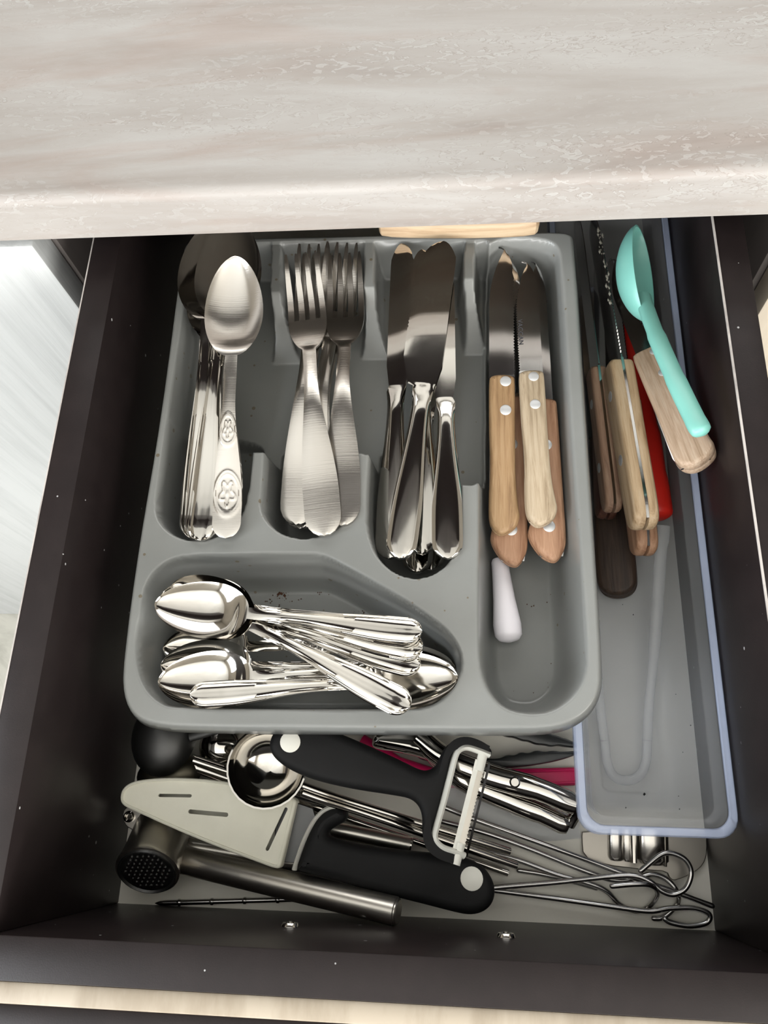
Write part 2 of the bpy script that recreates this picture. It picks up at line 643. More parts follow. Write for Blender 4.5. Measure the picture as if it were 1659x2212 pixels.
wall_with_window('wall_back', 'y', 1.60, 1.70, -1.6, 1.6, -1.10, 1.30, 0.55, 1.70)  # unseen, guessed windows: openings and bars added for daylight and reflections
obj('added_window_3', box(0.075, 0.125, 1.62, 1.66, 0.55, 1.70, 0.004), 'window_white', kind='structure')
wall_with_window('wall_left', 'x', -1.7, -1.6, -1.7, 1.60, -1.50, -0.20, 0.15, 1.35)
wall_with_window('wall_right', 'x', 1.6, 1.7, -1.7, 1.60, -1.45, -0.45, 0.25, 1.35)
obj('added_window_1', box(-1.66, -1.62, -0.875, -0.825, 0.15, 1.35, 0.004), 'window_white', kind='structure')
obj('added_window_2', box(1.62, 1.66, -0.975, -0.925, 0.25, 1.35, 0.004), 'window_white', kind='structure')
wall_with_window('wall_front', 'y', -1.8, -1.7, -1.6, 1.6, -1.40, 1.40, 0.175, 0.925)
obj('added_window_4', box(-0.025, 0.025, -1.76, -1.72, 0.175, 0.925, 0.004), 'window_white', kind='structure')

# ------------------------------------------------------------------ kitchen furniture
YC, ZC, ZT = 0.3293, 0.1440, 0.1740            # worktop: front edge, underside, top


def worktop():
    prof = [(YC + 0.001, ZC), (YC, ZC + 0.001), (YC, ZC + 0.0245)]
    for k in range(1, 8):
        a = math.pi / 2 * k / 7
        prof.append((YC + 0.0055 * (1 - math.cos(a)), ZC + 0.0245 + 0.0055 * math.sin(a)))
    prof += [(YC + 0.05, ZT), (0.928, ZT), (0.928, ZC)]
    V, F = [], []
    n = len(prof)
    for x in (-1.2, 1.2):
        for y, z in prof:
            V.append((x, y, z))
    for k in range(n):
        F.append((k, (k + 1) % n, n + (k + 1) % n, n + k))
    F += [tuple(range(n)), tuple(range(n, 2 * n))]
    return mk('worktop', V, F, 25)


obj('worktop', worktop(), 'worktop', label='pale travertine-patterned kitchen worktop above the open drawer', cat='worktop')


def cabinet(name, x0, x1, door_mat, label, door_x0, door_x1):
    base = Vector(((x0 + x1) / 2, 0.6, r_['z0']))
    root = empty(name, base, label, 'cabinet')
    y0, y1 = 0.349, 0.92
    obj('side_panel', rel(box(x0, x0 + 0.012, y0, y1, r_['z0'] + .001, ZC - .001, .0005), base), 'carcass_edge', root)
    obj('side_panel', rel(box(x1 - 0.012, x1, y0, y1, r_['z0'] + .001, ZC - .001, .0005), base), 'carcass_edge', root)
    obj('back_panel', rel(box(x0 + .012, x1 - .012, y1 - .008, y1, r_['z0'] + .001, ZC - .001), base), 'laminate', root)
    obj('bottom_panel', rel(box(x0 + .012, x1 - .012, y0, y1 - .008, r_['z0'] + .05, r_['z0'] + .066), base), 'laminate', root)
    if door_mat:
        obj('door', rel(box(door_x0, door_x1, 0.331, 0.3485, r_['z0'] + .0015, ZC - .006, .0012), base), door_mat, root)
    return root


cabinet('base_cabinet', -0.80, -0.1990, 'white_door', 'kitchen cabinet with a white wood-grain door left of the drawer', -0.80, -0.2012)
base = Vector((0, .76, 1.28))
wc = empty('added_hanging_cabinet', base, 'unseen dark hanging cabinet added above the worktop for dark reflections in the knife blades', 'cabinet')  # unseen cabinet, added so the blades reflect something dark
obj('carcass', rel(box(-1.2, 1.2, .60, .928, 1.28, 1.76, .001), base), 'laminate', wc)
for i in range(4):
    obj('door', rel(box(-1.2 + i * .6 + .002, -1.2 + i * .6 + .598, .582, .5995, 1.278, 1.76, .001), base), 'laminate', wc)
cabinet('base_cabinet', 0.1995, 0.80, 'beige_door', 'kitchen cabinet with a beige wood-grain door right of the drawer', 0.2030, 0.80)

# ------------------------------------------------------------------ the drawer
HW, HH, WT = 0.1584, 0.12635, 0.0159            # inner half width, wall height, board thickness
DB = 0.455                                       # inner face of the back board
base = Vector((0, 0.2, -0.010))
dr = empty('drawer', base, 'open dark laminate kitchen drawer with a pale floor', 'drawer')
obj('bottom_panel', rel(box(-HW - .004, HW + .004, -.004, DB + .004, -.010, 0.0), base), 'drawer_floor', dr)
obj('side_panel', rel(box(-HW - WT, -HW, -0.0001, DB + WT, -.014, HH, .0006), base), 'laminate', dr)
obj('side_panel', rel(box(HW, HW + WT, -0.0001, DB + WT, -.014, HH, .0006), base), 'laminate', dr)
obj('back_panel', rel(box(-HW, HW, DB, DB + WT, -.014, HH - .02, .0006), base), 'laminate', dr)
fr = obj('front_panel', rel(box(-HW - WT - .004, HW + WT + .004, -0.0163, -0.0001, -.014, HH + .0002, .0006), base), 'laminate', dr)
obj('front_face', rel(box(-HW - WT - .012, HW + WT + .012, -0.0242, -0.0164, -.05, HH - .001, .0008), base), 'oak', dr)
obj('front_edging', rel(box(-HW - WT - .012, HW + WT + .012, -0.034, -0.0243, -.05, HH - .003, .001), base), 'laminate', dr)
obj('edge_strip', rel(box(HW + .0001, HW + .0011, 0.0, DB, HH - .0006, HH + .0003), base), 'edge_line', dr, label='pale chipped edge line along the inner rim')
obj('edge_strip', rel(box(-HW - WT - .0002, -HW - WT + .0004, 0.0, DB, HH - .0010, HH + .0002), base), 'edge_line', dr, label='thin pale edge line along the outer rim')
for px, py in ((627, 2001), (1093, 2024)):
    p = atY(px, py, 0.0)
    me = lathe([(0.0012, 0.0022), (0.0012, 0.0008), (0.0017, 0.0004), (0.0026, 0.0016), (0.0036, 0.0016), (0.0042, 0.0006), (0.0043, 0.0)], 20)
    me.transform(Matrix.Rotation(math.radians(-90), 4, 'X'))
    s = obj('screw', me, 'steel', dr, label='round metal screw head in the front board')
    s.location = p - base + Vector((0, 0.0, 0))

# ------------------------------------------------------------------ cutlery tray (moulded height field)
LIFT = 0.0295                                     # the tray stands on the box rim and on the tools below it
ZR = 0.0665 + LIFT                                       # tray rim
ZF = 0.0215 + LIFT                                       # floor of its cups
ZP = 0.0350 + LIFT                                       # raised middle floor


def poly(pts, z=ZR, it=2):
    return np.array([[p.x, p.y] for p in px_outline(pts, z, it)])


OUT = [(392, 545), (346, 900), (297, 1180), (263, 1430), (263, 1500), (285, 1548), (330, 1566), (420, 1572), (830, 1575), (1120, 1577),
       (1210, 1572), (1265, 1545), (1296, 1500), (1301, 1440), (1279, 1110), (1262, 860), (1240, 520), (1236, 503), (1200, 498), (830, 506), (440, 516), (404, 520)]
P_SPOON = [(366, 880), (354, 940), (334, 1085), (338, 1120), (362, 1150), (400, 1168), (440, 1169), (478, 1157), (515, 1127), (532, 1092), (545, 1010), (549, 960), (553, 890)]
P_FORK = [(575, 900), (570, 985), (561, 1085), (566, 1110), (582, 1135), (612, 1157), (655, 1166), (702, 1157), (742, 1134), (762, 1100), (768, 1040), (769, 980), (770, 900)]
P_KNIFE = [(800, 900), (795, 985), (789, 1100), (793, 1150), (808, 1195), (835, 1227), (868, 1246), (902, 1251), (935, 1244), (966, 1222), (988, 1190), (996, 1140), (998, 1057), (998, 990), (1000, 900)]
P_STEAK = [(1036, 560), (1033, 900), (1031, 1100), (1030, 1390), (1034, 1440), (1046, 1480), (1066, 1511), (1090, 1531), (1120, 1541), (1152, 1544), (1184, 1541), (1218, 1525), (1250, 1494),
           (1268, 1455), (1272, 1410), (1262, 1260), (1247, 1070), (1231, 860), (1216, 560), (1200, 522), (1150, 512), (1090, 512), (1050, 528)]
P_TEA = [(302, 1330), (306, 1285), (320, 1248), (341, 1223), (371, 1205), (410, 1197), (541, 1195), (672, 1193), (705, 1199), (761, 1228), (821, 1262), (881, 1297), (927, 1328), (966, 1358), (988, 1386),
         (998, 1410), (1001, 1432), (996, 1456), (981, 1485), (960, 1508), (936, 1524), (905, 1532), (821, 1534), (640, 1534), (372, 1531), (340, 1516), (314, 1490), (298, 1455), (290, 1400), (296, 1352)]
P_PLAT = [(408, 545), (397, 668), (372, 830), (358, 930), (360, 975), (545, 978), (690, 976), (800, 978), (830, 1000), (960, 1046), (1060, 1048), (1062, 900), (1062, 700), (1062, 560), (1060, 524), (1040, 517), (700, 521), (440, 526)]


def sdf(P, X, Y):
    """signed distance, positive inside"""
    best = np.full(X.shape, 1e9)
    ins = np.zeros(X.shape, bool)
    n = len(P)
    for i in range(n):
        ax, ay = P[i - 1]
        bx, by = P[i]
        dx, dy = bx - ax, by - ay
        t = np.clip(((X - ax) * dx + (Y - ay) * dy) / (dx * dx + dy * dy + 1e-18), 0, 1)
        best = np.minimum(best, (X - ax - t * dx) ** 2 + (Y - ay - t * dy) ** 2)
        cond = ((ay > Y) != (by > Y))
        with np.errstate(divide='ignore', invalid='ignore'):
            xi = ax + (Y - ay) / (by - ay) * dx
        ins ^= cond & (X < xi)
    d = np.sqrt(best)
    return np.where(ins, d, -d)


def drop(d, wall):
    t = np.clip(d / wall, 0, 1)
    tt = np.clip(t - 0.10 * (1 - np.exp(-t / 0.10)), 0, 1) / (1 - 0.10 * (1 - math.exp(-10)))
    return 1 - (1 - tt) ** 2.6


def make_tray():
    po = poly(OUT)
    x0, y0 = po.min(0) - .004
    x1, y1 = po.max(0) + .004
    st = 0.00085
    nx, ny = int((x1 - x0) / st) + 1, int((y1 - y0) / st) + 1
    xs = x0 + np.arange(nx) * st
    ys = y0 + np.arange(ny) * st
    X, Y = np.meshgrid(xs, ys, indexing='ij')
    H = np.full(X.shape, ZR)
    for pts, depth, wall in ((P_SPOON, ZR - ZF, .006), (P_FORK, ZR - ZF, .006), (P_KNIFE, ZR - ZF, .006), (P_STEAK, ZR - ZF, .0125), (P_TEA, ZR - ZF, .0095), (P_PLAT, ZR - ZP, .0045)):
        H = np.minimum(H, ZR - depth * drop(sdf(poly(pts), X, Y), wall))
    # rear dividers: level with the rim at the back, sloping down to the middle floor
    for (bx, by), (tx, ty), (fx0, fx1, fy) in (((596, 520), (594, 630), (590, 652, 787)), ((797, 518), (797, 618), (782, 840, 777)), ((1015, 516), (1012, 600), (1003, 1053, 767))):
        pb, pt = U(bx, by, ZR), U(tx, ty, ZR)
        q0, q1 = U(fx0, fy, ZP), U(fx1, fy, ZP)
        qm = (q0 + q1) / 2
        s = np.clip((pt.y - Y) / (pt.y - qm.y), 0, 1)
        cxl = np.where(Y > pt.y, pt.x + (pb.x - pt.x) * np.clip((Y - pt.y) / (pb.y - pt.y), 0, 1), pt.x + (qm.x - pt.x) * s)
        half = 0.0030 + (q1 - q0).length / 2 * 0.9 * s ** 1.6 - 0.0030 * s
        top = np.where(Y > qm.y, ZR - 0.001 - (ZR - ZP - .0012) * s, 0.0)
        side = np.clip((np.abs(X - cxl) - half) / (0.0042 - 0.001 * s), 0, 1)
        ridge = np.where(Y > qm.y - 0.0005, top - (top - ZP) * (1 - (1 - side) ** 2.2), 0.0)
        H = np.maximum(H, np.where(sdf(poly(P_PLAT), X, Y) > -0.002, ridge, 0))
    e = -sdf(po, X, Y)                             # outside distance
    H = H - 0.009 * np.clip((e + .0012) / .0030, 0, 1) ** 1.7
    cut = .0018
    keep = e < cut
    cell = keep[:-1, :-1] & keep[1:, :-1] & keep[1:, 1:] & keep[:-1, 1:]
    idx = -np.ones(X.shape, int)
    use = np.zeros(X.shape, bool)
    use[:-1, :-1] |= cell; use[1:, :-1] |= cell; use[1:, 1:] |= cell; use[:-1, 1:] |= cell
    # pull the border vertices onto the true outline
    cnt = np.zeros(X.shape, int)
    cnt[:-1, :-1] += cell; cnt[1:, :-1] += cell; cnt[1:, 1:] += cell; cnt[:-1, 1:] += cell
    border = use & (cnt < 4)
    gx, gy = np.gradient(e, st)
    gl = np.sqrt(gx ** 2 + gy ** 2) + 1e-9
    X = np.where(border, X + gx / gl * (cut - e), X)
    Y = np.where(border, Y + gy / gl * (cut - e), Y)
    H = np.where(border, ZR - 0.0095, H)
    idx[use] = np.arange(use.sum())
    V = np.stack([X[use], Y[use], H[use]], 1)
    i, j = np.nonzero(cell)
    F = np.stack([idx[i, j], idx[i + 1, j], idx[i + 1, j + 1], idx[i, j + 1]], 1)
    me = bpy.data.meshes.new('cutlery_tray')
    me.vertices.add(len(V))
    me.vertices.foreach_set('co', V.ravel())
    me.loops.add(F.size)
    me.loops.foreach_set('vertex_index', F.ravel())
    me.polygons.add(len(F))
    me.polygons.foreach_set('loop_start', np.arange(0, F.size, 4))
    me.update(calc_edges=True)
    me.polygons.foreach_set('use_smooth', np.ones(len(F), bool))
    return me


tray = obj('cutlery_tray', make_tray(), 'tray_grey', label='grey moulded plastic cutlery tray with five compartments', cat='cutlery tray')
so = tray.modifiers.new('thickness', 'SOLIDIFY')
so.thickness = 0.0012
so.offset = -1.0


# ------------------------------------------------------------------ cutlery meshes (local x: tip -> handle end, z up)
def spoon_mesh(L, Lb, Wb, depth, Wn, We, arch=0.006, border=True, ornate=None, egg=0.56, thick=0.0016):
    """one-piece spoon; ornate: None, 'flower' or 'beads'"""
    xs = []
    nb = 22
    for k in range(nb):
        xs.append(Lb * 0.5 * (1 - math.cos(math.pi * k / nb)))
    nh = 150 if ornate else 64
    for k in range(nh + 1):
        t = k / nh
        xs.append(Lb + (L - Lb) * (t if t < 0.85 else 0.85 + 0.15 * math.sin((t - 0.85) / 0.15 * math.pi / 2)))
    us = [-1, -.93, -.86, -.80, -.74, -.66, -.5, -.3, -.1, .1, .3, .5, .66, .74, .80, .86, .93, 1]
    if ornate:
        us = [-1 + k / 16 for k in range(33)]
    re = We * 0.55
    top, bot = [], []
    xc = Lb * egg

    def hw(x):
        if x <= xc:
            b = Wb / 2 * max(0.0, 1 - ((xc - x) / xc) ** 1.85) ** 0.58
        else:
            q = min(1, (x - xc) / (Lb - xc))
            b = Wn / 2 + (Wb / 2 - Wn / 2) * max(0.0, 1 - q ** 2.1) ** 0.62
        if x < Lb:
            return max(b, 0.0004)
        h = sm(x, [Lb, Lb + (L - Lb) * .22, Lb + (L - Lb) * .82, L], [Wn / 2, Wn / 2 * 1.02, We / 2, We / 2])
        if x > L - re:
            h *= math.sqrt(max(0.0, 1 - ((x - (L - re)) / re) ** 2))
        return max(h, 0.0003)

    def zc(x):
        return sm(x, [0, Lb * .55, Lb * 1.02, Lb + (L - Lb) * .34, Lb + (L - Lb) * .80, L], [0, -.001, .0015, arch, -.0008, 0.0006])

    for x in xs:
        h = hw(x)
        q = max(0.0, 1 - ((x - xc) / (xc if x < xc else (Lb * 1.06 - xc))) ** 2)
        dep = depth * q ** 0.75 if x < Lb * 1.06 else 0
        dep *= 1 - sm(x, [0, Lb * .78, Lb * 1.0, L], [0, 0, 1, 1])
        k = min(1, max(0, (x - Lb) / (0.12 * (L - Lb))))
        rt, rb = [], []
        for u in us:
            z = zc(x) - dep * (1 - abs(u) ** 2.3) + 0.0006 * k * (1 - u * u)
            if border and x > Lb + (L - Lb) * .10:
                # raised double thread near the edge, closing round the end
                e = h * (1 - abs(u))
                if x > L - re:
                    pass
                fade = min(1, (x - Lb - (L - Lb) * .10) / (0.10 * L))
                a = abs(u)
                z += 0.00075 * fade * (math.exp(-((a - .90) / .07) ** 2) - 0.9 * math.exp(-((a - .70) / .06) ** 2) + .6 * math.exp(-((a - .55) / .1) ** 2))
                if x > L - re * 0.9:
                    z += 0.0003
            if ornate and x > Lb + (L - Lb) * .2:
                s = (x - Lb) / (L - Lb)
                if ornate == 'beads':
                    if .2 < s < .62:
                        z += 0.0005 * (0.5 + 0.5 * math.sin(x * 2 * math.pi / 0.0042)) * max(0, 1 - abs(abs(u) - .45) / .35)
                else:
                    for c, rr, am in ((.42, .095, .00042), (.76, .13, .00045)):
                        d = math.hypot((s - c) / rr, u * 0.95 / 1.0)
                        if d < 1.15:
                            an = math.atan2(u, (s - c) / rr)
                            z += am * (math.exp(-((d - .92) / .055) ** 2) + math.exp(-((d - .78) / .05) ** 2) + .9 * math.exp(-((d - .42 - .13 * math.cos(5 * an)) / .06) ** 2) + .8 * math.exp(-(d / .12) ** 2))
            rt.append(Vector((x, u * h, z)))
            rb.append(Vector((x, u * h * (.985 if x < Lb else 0.97), z - (thick if x < Lb else thick * 1.25) * (1 - .35 * abs(u) ** 4))))
        top.append(rt)
        bot.append(rb)
    return sheet(top, bot, smooth=50)


def fork_mesh(L=0.19, W=0.0245, tine=0.045, thick=0.0018, Wn=0.0085, We=0.0215):
    xs = [tine * k / 12 for k in range(13)]
    palm = 0.068
    xs += [tine + (palm - tine) * k / 12 for k in range(1, 13)]
    for k in range(1, 41):
        t = k / 40
        xs.append(palm + (L - palm) * (t if t < .85 else .85 + .15 * math.sin((t - .85) / .15 * math.pi / 2)))
    re = We * 0.6
    top, bot = [], []
    # four tines of two cells, three gaps of one cell
    tw, gw = 0.155, 0.1267
    edges = [0.0]
    for t in range(4):
        edges += [edges[-1] + tw / 2, edges[-1] + tw]
        if t < 3:
            edges.append(edges[-1] + gw)
    us = [-1 + 2 * e / edges[-1] for e in edges]
    gaps = {2, 5, 8}

    def hw(x):
        if x < tine:
            return W / 2 * (0.93 + .07 * x / tine)
        if x < palm:
            q = (x - tine) / (palm - tine)
            return Wn / 2 + (W / 2 - Wn / 2) * max(0, 1 - q ** 2.4) ** .75
        h = sm(x, [palm, palm + .02, L * .86, L], [Wn / 2, Wn / 2 * .95, We / 2, We / 2])
        if x > L - re:
            h *= math.sqrt(max(0, 1 - ((x - (L - re)) / re) ** 2))
        return max(h, .0003)

    def zc(x):
        return sm(x, [0, tine * .8, palm * .95, palm + .04, L * .85, L], [.002, -.006, -.001, .005, 0, .0003])
    for x in xs:
        h = hw(x)
        rt, rb = [], []
        for j, u in enumerate(us):
            y = u * h
            if x < tine:                           # taper each tine towards its tip
                t = j // 3
                cu = (us[t * 3] + us[t * 3 + 2]) / 2
                k = 0.55 + .45 * min(1, x / (tine * .55))
                if x < 1e-6:
                    k = .32
                y = (cu + (u - cu) * k) * h
            z = zc(x) + .0008 * (1 - u * u) * (-1 if x < palm else 1)
            rt.append(Vector((x, y, z)))
            rb.append(Vector((x, y, z - thick)))
        top.append(rt)
        bot.append(rb)
    return sheet(top, bot, lambda i, j: not (xs[i + 1] <= tine + 1e-9 and j in gaps), 40)


def table_knife_mesh(L=0.205, Lb=0.098, Wb=0.0215, Wn=0.0105, We=0.0185, border=False, serr=True):
    """one-piece table knife lying flat; blade belly on +y"""
    xs = [Lb * .5 * (1 - math.cos(math.pi * k / 16)) * .5 for k in range(9)]
    m = xs[-1]
    xs += [m + (Lb - m) * k / 60 for k in range(1, 61)]
    for k in range(1, 33):
        t = k / 32
        xs.append(Lb + (L - Lb) * (t if t < .85 else .85 + .15 * math.sin((t - .85) / .15 * math.pi / 2)))
    re = We * .55
    us = [-1, -.9, -.8, -.7, -.55, -.2, .2, .55, .7, .8, .9, 1]
    top, bot = [], []
    for i, x in enumerate(xs):
        if x < Lb:
            s = x / Lb
            yp = Wb * (.62 * math.sqrt(max(0, 1 - (1 - min(1, s / .30)) ** 2)) - .05 * s) * (1 if s < .82 else 1 - (s - .82) / .18 * .35)
            yn = -Wb * .38 * min(1, (s / .12) ** .5) * (1 if s < .86 else 1 - (s - .86) / .14 * .3)
            if serr and .10 < s < .62:
                yp -= .0006 * (i % 2)
            th = .0014
            f = s
        else:
            h = sm(x, [Lb, Lb + .012, L * .88, L], [Wn / 2 + .001, Wn / 2, We / 2, We / 2])
            if x > L - re:
                h *= math.sqrt(max(0, 1 - ((x - (L - re)) / re) ** 2))
            h = max(h, .0003)
            yp, yn = h, -h
            th = sm(x, [Lb, Lb + .018, L], [.0016, .0050, .0042])
        c, h = (yp + yn) / 2, max((yp - yn) / 2, .0003)
        rt, rb = [], []
        for u in us:
            if x < Lb:
                z = th / 2 * (1 - .75 * max(0, u) ** 3)
                rt.append(Vector((x, c + u * h, z)))
                rb.append(Vector((x, c + u * h, -z)))
            else:
                z = th / 2 * (1 - abs(u) ** 3.5) + .0002
                if border:
                    z += .0009 * (math.exp(-((abs(u) - .75) / .07) ** 2) - .7 * math.exp(-((abs(u) - .6) / .08) ** 2)) * min(1, (x - Lb) / .02)
                rt.append(Vector((x, c + u * h, z)))
                rb.append(Vector((x, c + u * h, -th / 2 * (1 - abs(u) ** 3.5) - .0002)))
        top.append(rt)
        bot.append(rb)
    return sheet(top, bot, smooth=40)


# ---- dinner spoons
UP = LIFT
SP_L = 0.19
sp_plain = spoon_mesh(SP_L, .062, .039, .0068, .0078, .0190, arch=.0035, border=True, thick=.0013)
sp_flower = spoon_mesh(SP_L, .070, .0395, .0066, .0080, .0185, arch=.0035, border=False, ornate='flower', thick=.0013)
G = 'dinner spoons in the left compartment'


def cut(name, me, A, B, L, label, cat, group, material='steel', roll=0):
    o = obj(name, me, material, label=label, cat=cat, group=group)
    return place(o, A, B, L, roll)


cut('dinner_spoon', sp_flower, (508, 553, .0800), (488, 1163, .0500), SP_L, 'topmost dinner spoon, with an embossed flower on its handle', 'spoon', G, 'steel_brushed', roll=0)
cut('dinner_spoon', sp_plain, (503, 474, .0750), (434, 1169, .0490), SP_L, 'shiny dinner spoon whose bowl peeps out right behind the topmost one', 'spoon', G, roll=0)
cut('dinner_spoon', sp_plain, (462, 482, .0710), (424, 1166, .0440), SP_L, 'dark-looking dinner spoon with its bowl furthest left in the tray', 'spoon', G, roll=-6)
for i, (A, B) in enumerate((((470, 545, .0560), (436, 1140, .0385)), ((478, 570, .0520), (446, 1125, .0340)))):
    cut('dinner_spoon', sp_plain, A, B, SP_L, 'dinner spoon buried in the stack, showing only its handle edge on the left', 'spoon', G, roll=0)
cut('dinner_spoon', sp_flower, (492, 535, .0560), (492, 1128, .0430), SP_L, 'dinner spoon with a beaded, flowered handle tucked right under the topmost spoon', 'spoon', G, roll=0)
cut('dinner_spoon', sp_plain, (486, 562, .0500), (490, 1118, .0320), SP_L, 'dinner spoon lying lowest on the right side of the spoon stack', 'spoon', G, roll=0)

# ---- forks
FK_L = 0.19
fk = fork_mesh(FK_L)
G = 'dinner forks in the second compartment'
cut('dinner_fork', fk, (650, 549, .0690), (701, 1158, .0560), FK_L, 'topmost dinner fork, leaning left with its handle in the middle', 'fork', G, 'steel_brushed')
cut('dinner_fork', fk, (745, 549, .0640), (738, 1136, .0470), FK_L, 'dinner fork on the right of the fork stack, tines straight back', 'fork', G, 'steel_brushed')
cut('dinner_fork', fk, (679, 529, .0610), (640, 1134, .0490), FK_L, 'dinner fork under the topmost one, its rounded handle end on the left', 'fork', G, 'steel_brushed')
cut('dinner_fork', fk, (740, 526, .0590), (655, 1140, .0400), FK_L, 'dinner fork right below the straight fork, handle end under the left handle', 'fork', G, 'steel_brushed')
for A, B in (((688, 550, .0540), (648, 1143, .0350)), ((742, 555, .0530), (662, 1142, .0310))):
    cut('dinner_fork', fk, A, B, FK_L, 'dinner fork at the bottom of the fork stack, mostly hidden', 'fork', G, 'steel_brushed')

# ---- table knives
KN_L = 0.205
kn = table_knife_mesh(KN_L, Wb=.0172)
knb = table_knife_mesh(KN_L, Wb=.0185, border=True)
kn_wide = table_knife_mesh(KN_L, Lb=.100, Wb=.0245, We=.0172, border=True)
G = 'table knives in the third compartment'
cut('table_knife', kn, (868, 527, .0590), (842, 1208, .0400), KN_L, 'table knife at the left edge with a matt, pointed blade', 'knife', G, roll=14)
cut('table_knife', kn_wide, (958, 522, .0690), (863, 1208, .0600), KN_L, 'topmost table knife with a broad mirror blade and slanting grooved handle', 'knife', G, roll=180)
cut('table_knife', knb, (912, 540, .0610), (912, 1198, .0520), KN_L, 'table knife whose grooved handle lies between the two widest handles', 'knife', G)
cut('table_knife', kn, (960, 585, .0640), (967, 1208, .0560), KN_L, 'table knife with a smooth rounded handle nearest the tray divider', 'knife', G, roll=180)
cut('table_knife', knb, (925, 590, .0480), (900, 1238, .0370), KN_L, 'low table knife, only its end showing below the topmost handle', 'knife', G)
cut('table_knife', knb, (905, 600, .0480), (932, 1232, .0340), KN_L, 'low table knife, only its end showing below the middle handle', 'knife', G)


# ---- riveted wooden-handled knives
def wood_knife(name, L, Lh, Wb, Wh, We, th, wood_m, label, group, rivets, serr=None, point='drop', text=None, end='hook', tang=True, blade_m='blade', up=1):
    """local x: blade tip 0 -> handle end L; flat in xy, thickness along z"""
    root = empty(name, (0, 0, 0), label, 'knife', group)
    Lb = L - Lh
    # blade with full tang
    n = 70
    xs = [Lb * .25 * (1 - math.cos(math.pi / 2 * k / 8)) for k in range(8)] + [Lb * .25 + Lb * .75 * k / n for k in range(n + 1)]
    top, bot = [], []
    us = [-1, -.6, -.2, .2, .6, 1]
    for i, x in enumerate(xs):
        s = x / Lb
        a = math.sqrt(max(0, 1 - (1 - min(1, s / .28)) ** 2))
        if point == 'drop':
            yp, yn = Wb * (.5 * a - .5 * (1 - a) * .2), -Wb * (.5 if s > .45 else .5 - .75 * (1 - s / .45) ** 2 * .9)
            yn = min(yn, yp - .0004)
        else:
            yp, yn = Wb * .5 * a, -Wb * .5 * min(1, (s / .06)) ** .5
        if serr and .12 < s < .97:
            if serr > 0:
                yp -= .0008 * (i % 2)
            else:
                yn += .0008 * (i % 2)
        c, h = (yp + yn) / 2, max((yp - yn) / 2, .0002)
        rt, rb = [], []
        for u in us:
            t = .0008 * (1 - .6 * max(0, u * (1 if (serr or 1) > 0 else -1)) ** 2)
            rt.append(Vector((x, c + u * h, t)))
            rb.append(Vector((x, c + u * h, -t)))
        top.append(rt)
        bot.append(rb)
    for x in ([Lb + Lh * k / 8 for k in range(9)] if tang else [Lb + .01]):
        h = Wh * .47 if x < L - .012 else Wh * .38
        if x > L - .001:
            x = L - .0035
        top.append([Vector((x, u * h, .0008)) for u in us])
        bot.append([Vector((x, u * h, -.0008)) for u in us])
    bl = obj('blade', sheet(top, bot, smooth=30), blade_m, root)
    # two handle scales
    x0, x1 = Lb - .001, L
    H, E = Wh / 2, We / 2
    if end == 'hook':
        out = [(x0, -H * .92), (x0, H * .92), (x0 + .006, H), (x0 + Lh * .45, H * .98), (x0 + Lh * .72, H * 1.02), (x0 + Lh * .86, E * 1.12), (x1 - .011, E * 1.22), (x1 - .005, E * 1.02), (x1, E * .25), (x1, -E * .35),
               (x1 - .006, -E * .85), (x0 + Lh * .84, -E * .92), (x0 + Lh * .6, -H * .88), (x0 + Lh * .4, -H * .95), (x0 + .006, -H)]
    elif end == 'beak':
        out = [(x0, -H * .92), (x0, H * .92), (x0 + .006, H), (x0 + Lh * .6, H), (x0 + Lh * .85, H * 1.02), (x1 - .008, H * .95), (x1 - .001, H * .45), (x1, 0), (x1 - .004, -E * .8),
               (x1 - .014, -E * 1.5), (x1 - .020, -E * 1.45), (x1 - .028, -H * .95), (x0 + Lh * .5, -H * .9), (x0 + .006, -H)]
    else:
        out = [(x0, -H * .9), (x0, H * .9), (x0 + .008, H), (x0 + Lh * .5, H * .96), (x1 - .012, E), (x1 - .004, E * .85), (x1, E * .35), (x1, -E * .35), (x1 - .004, -E * .85), (x1 - .012, -E), (x0 + Lh * .5, -H * .96), (x0 + .008, -H)]
    ol = chaikin(out, 2)
    for z0, z1 in ((.0009, th / 2), (-th / 2, -.0009)):
        if z0 > 0:
            me = slab(ol, z0, z1, min(.0032, th * .3), 3, rb=.0002)
        else:
            me = slab(ol, z0, z1, .0002, 3, rb=min(.0032, th * .3))
        obj('handle_scale', me, wood_m, root)
    for f in rivets:
        for sg in (1, -1):
            me = lathe([(.0034, 0), (.0034, .0003), (.0030, .0005)], 18)
            r = obj('rivet', me, 'rivet', root)
            r.location = (Lb + f[0] * Lh, f[1], sg * (th / 2 - .0002))
            if sg < 0:
                r.rotation_euler = (math.pi, 0, 0)
    if text:
        cu = bpy.data.curves.new('text', 'FONT')
        cu.body = text[0]
        cu.size = text[1]
        cu.extrude = .00004
        cu.space_character = 1.12
        tmp = bpy.data.objects.new('text', cu)
        COL.objects.link(tmp)
        me = bpy.data.meshes.new_from_object(tmp.evaluated_get(bpy.context.evaluated_depsgraph_get()))
        bpy.data.objects.remove(tmp)
        lt = obj('lettering', me, 'letter', bl, label='engraved maker name')
        lt.location = (text[2], text[3], up * .00088)
        if up < 0:
            lt.rotation_euler = (math.pi, 0, 0)
    return root


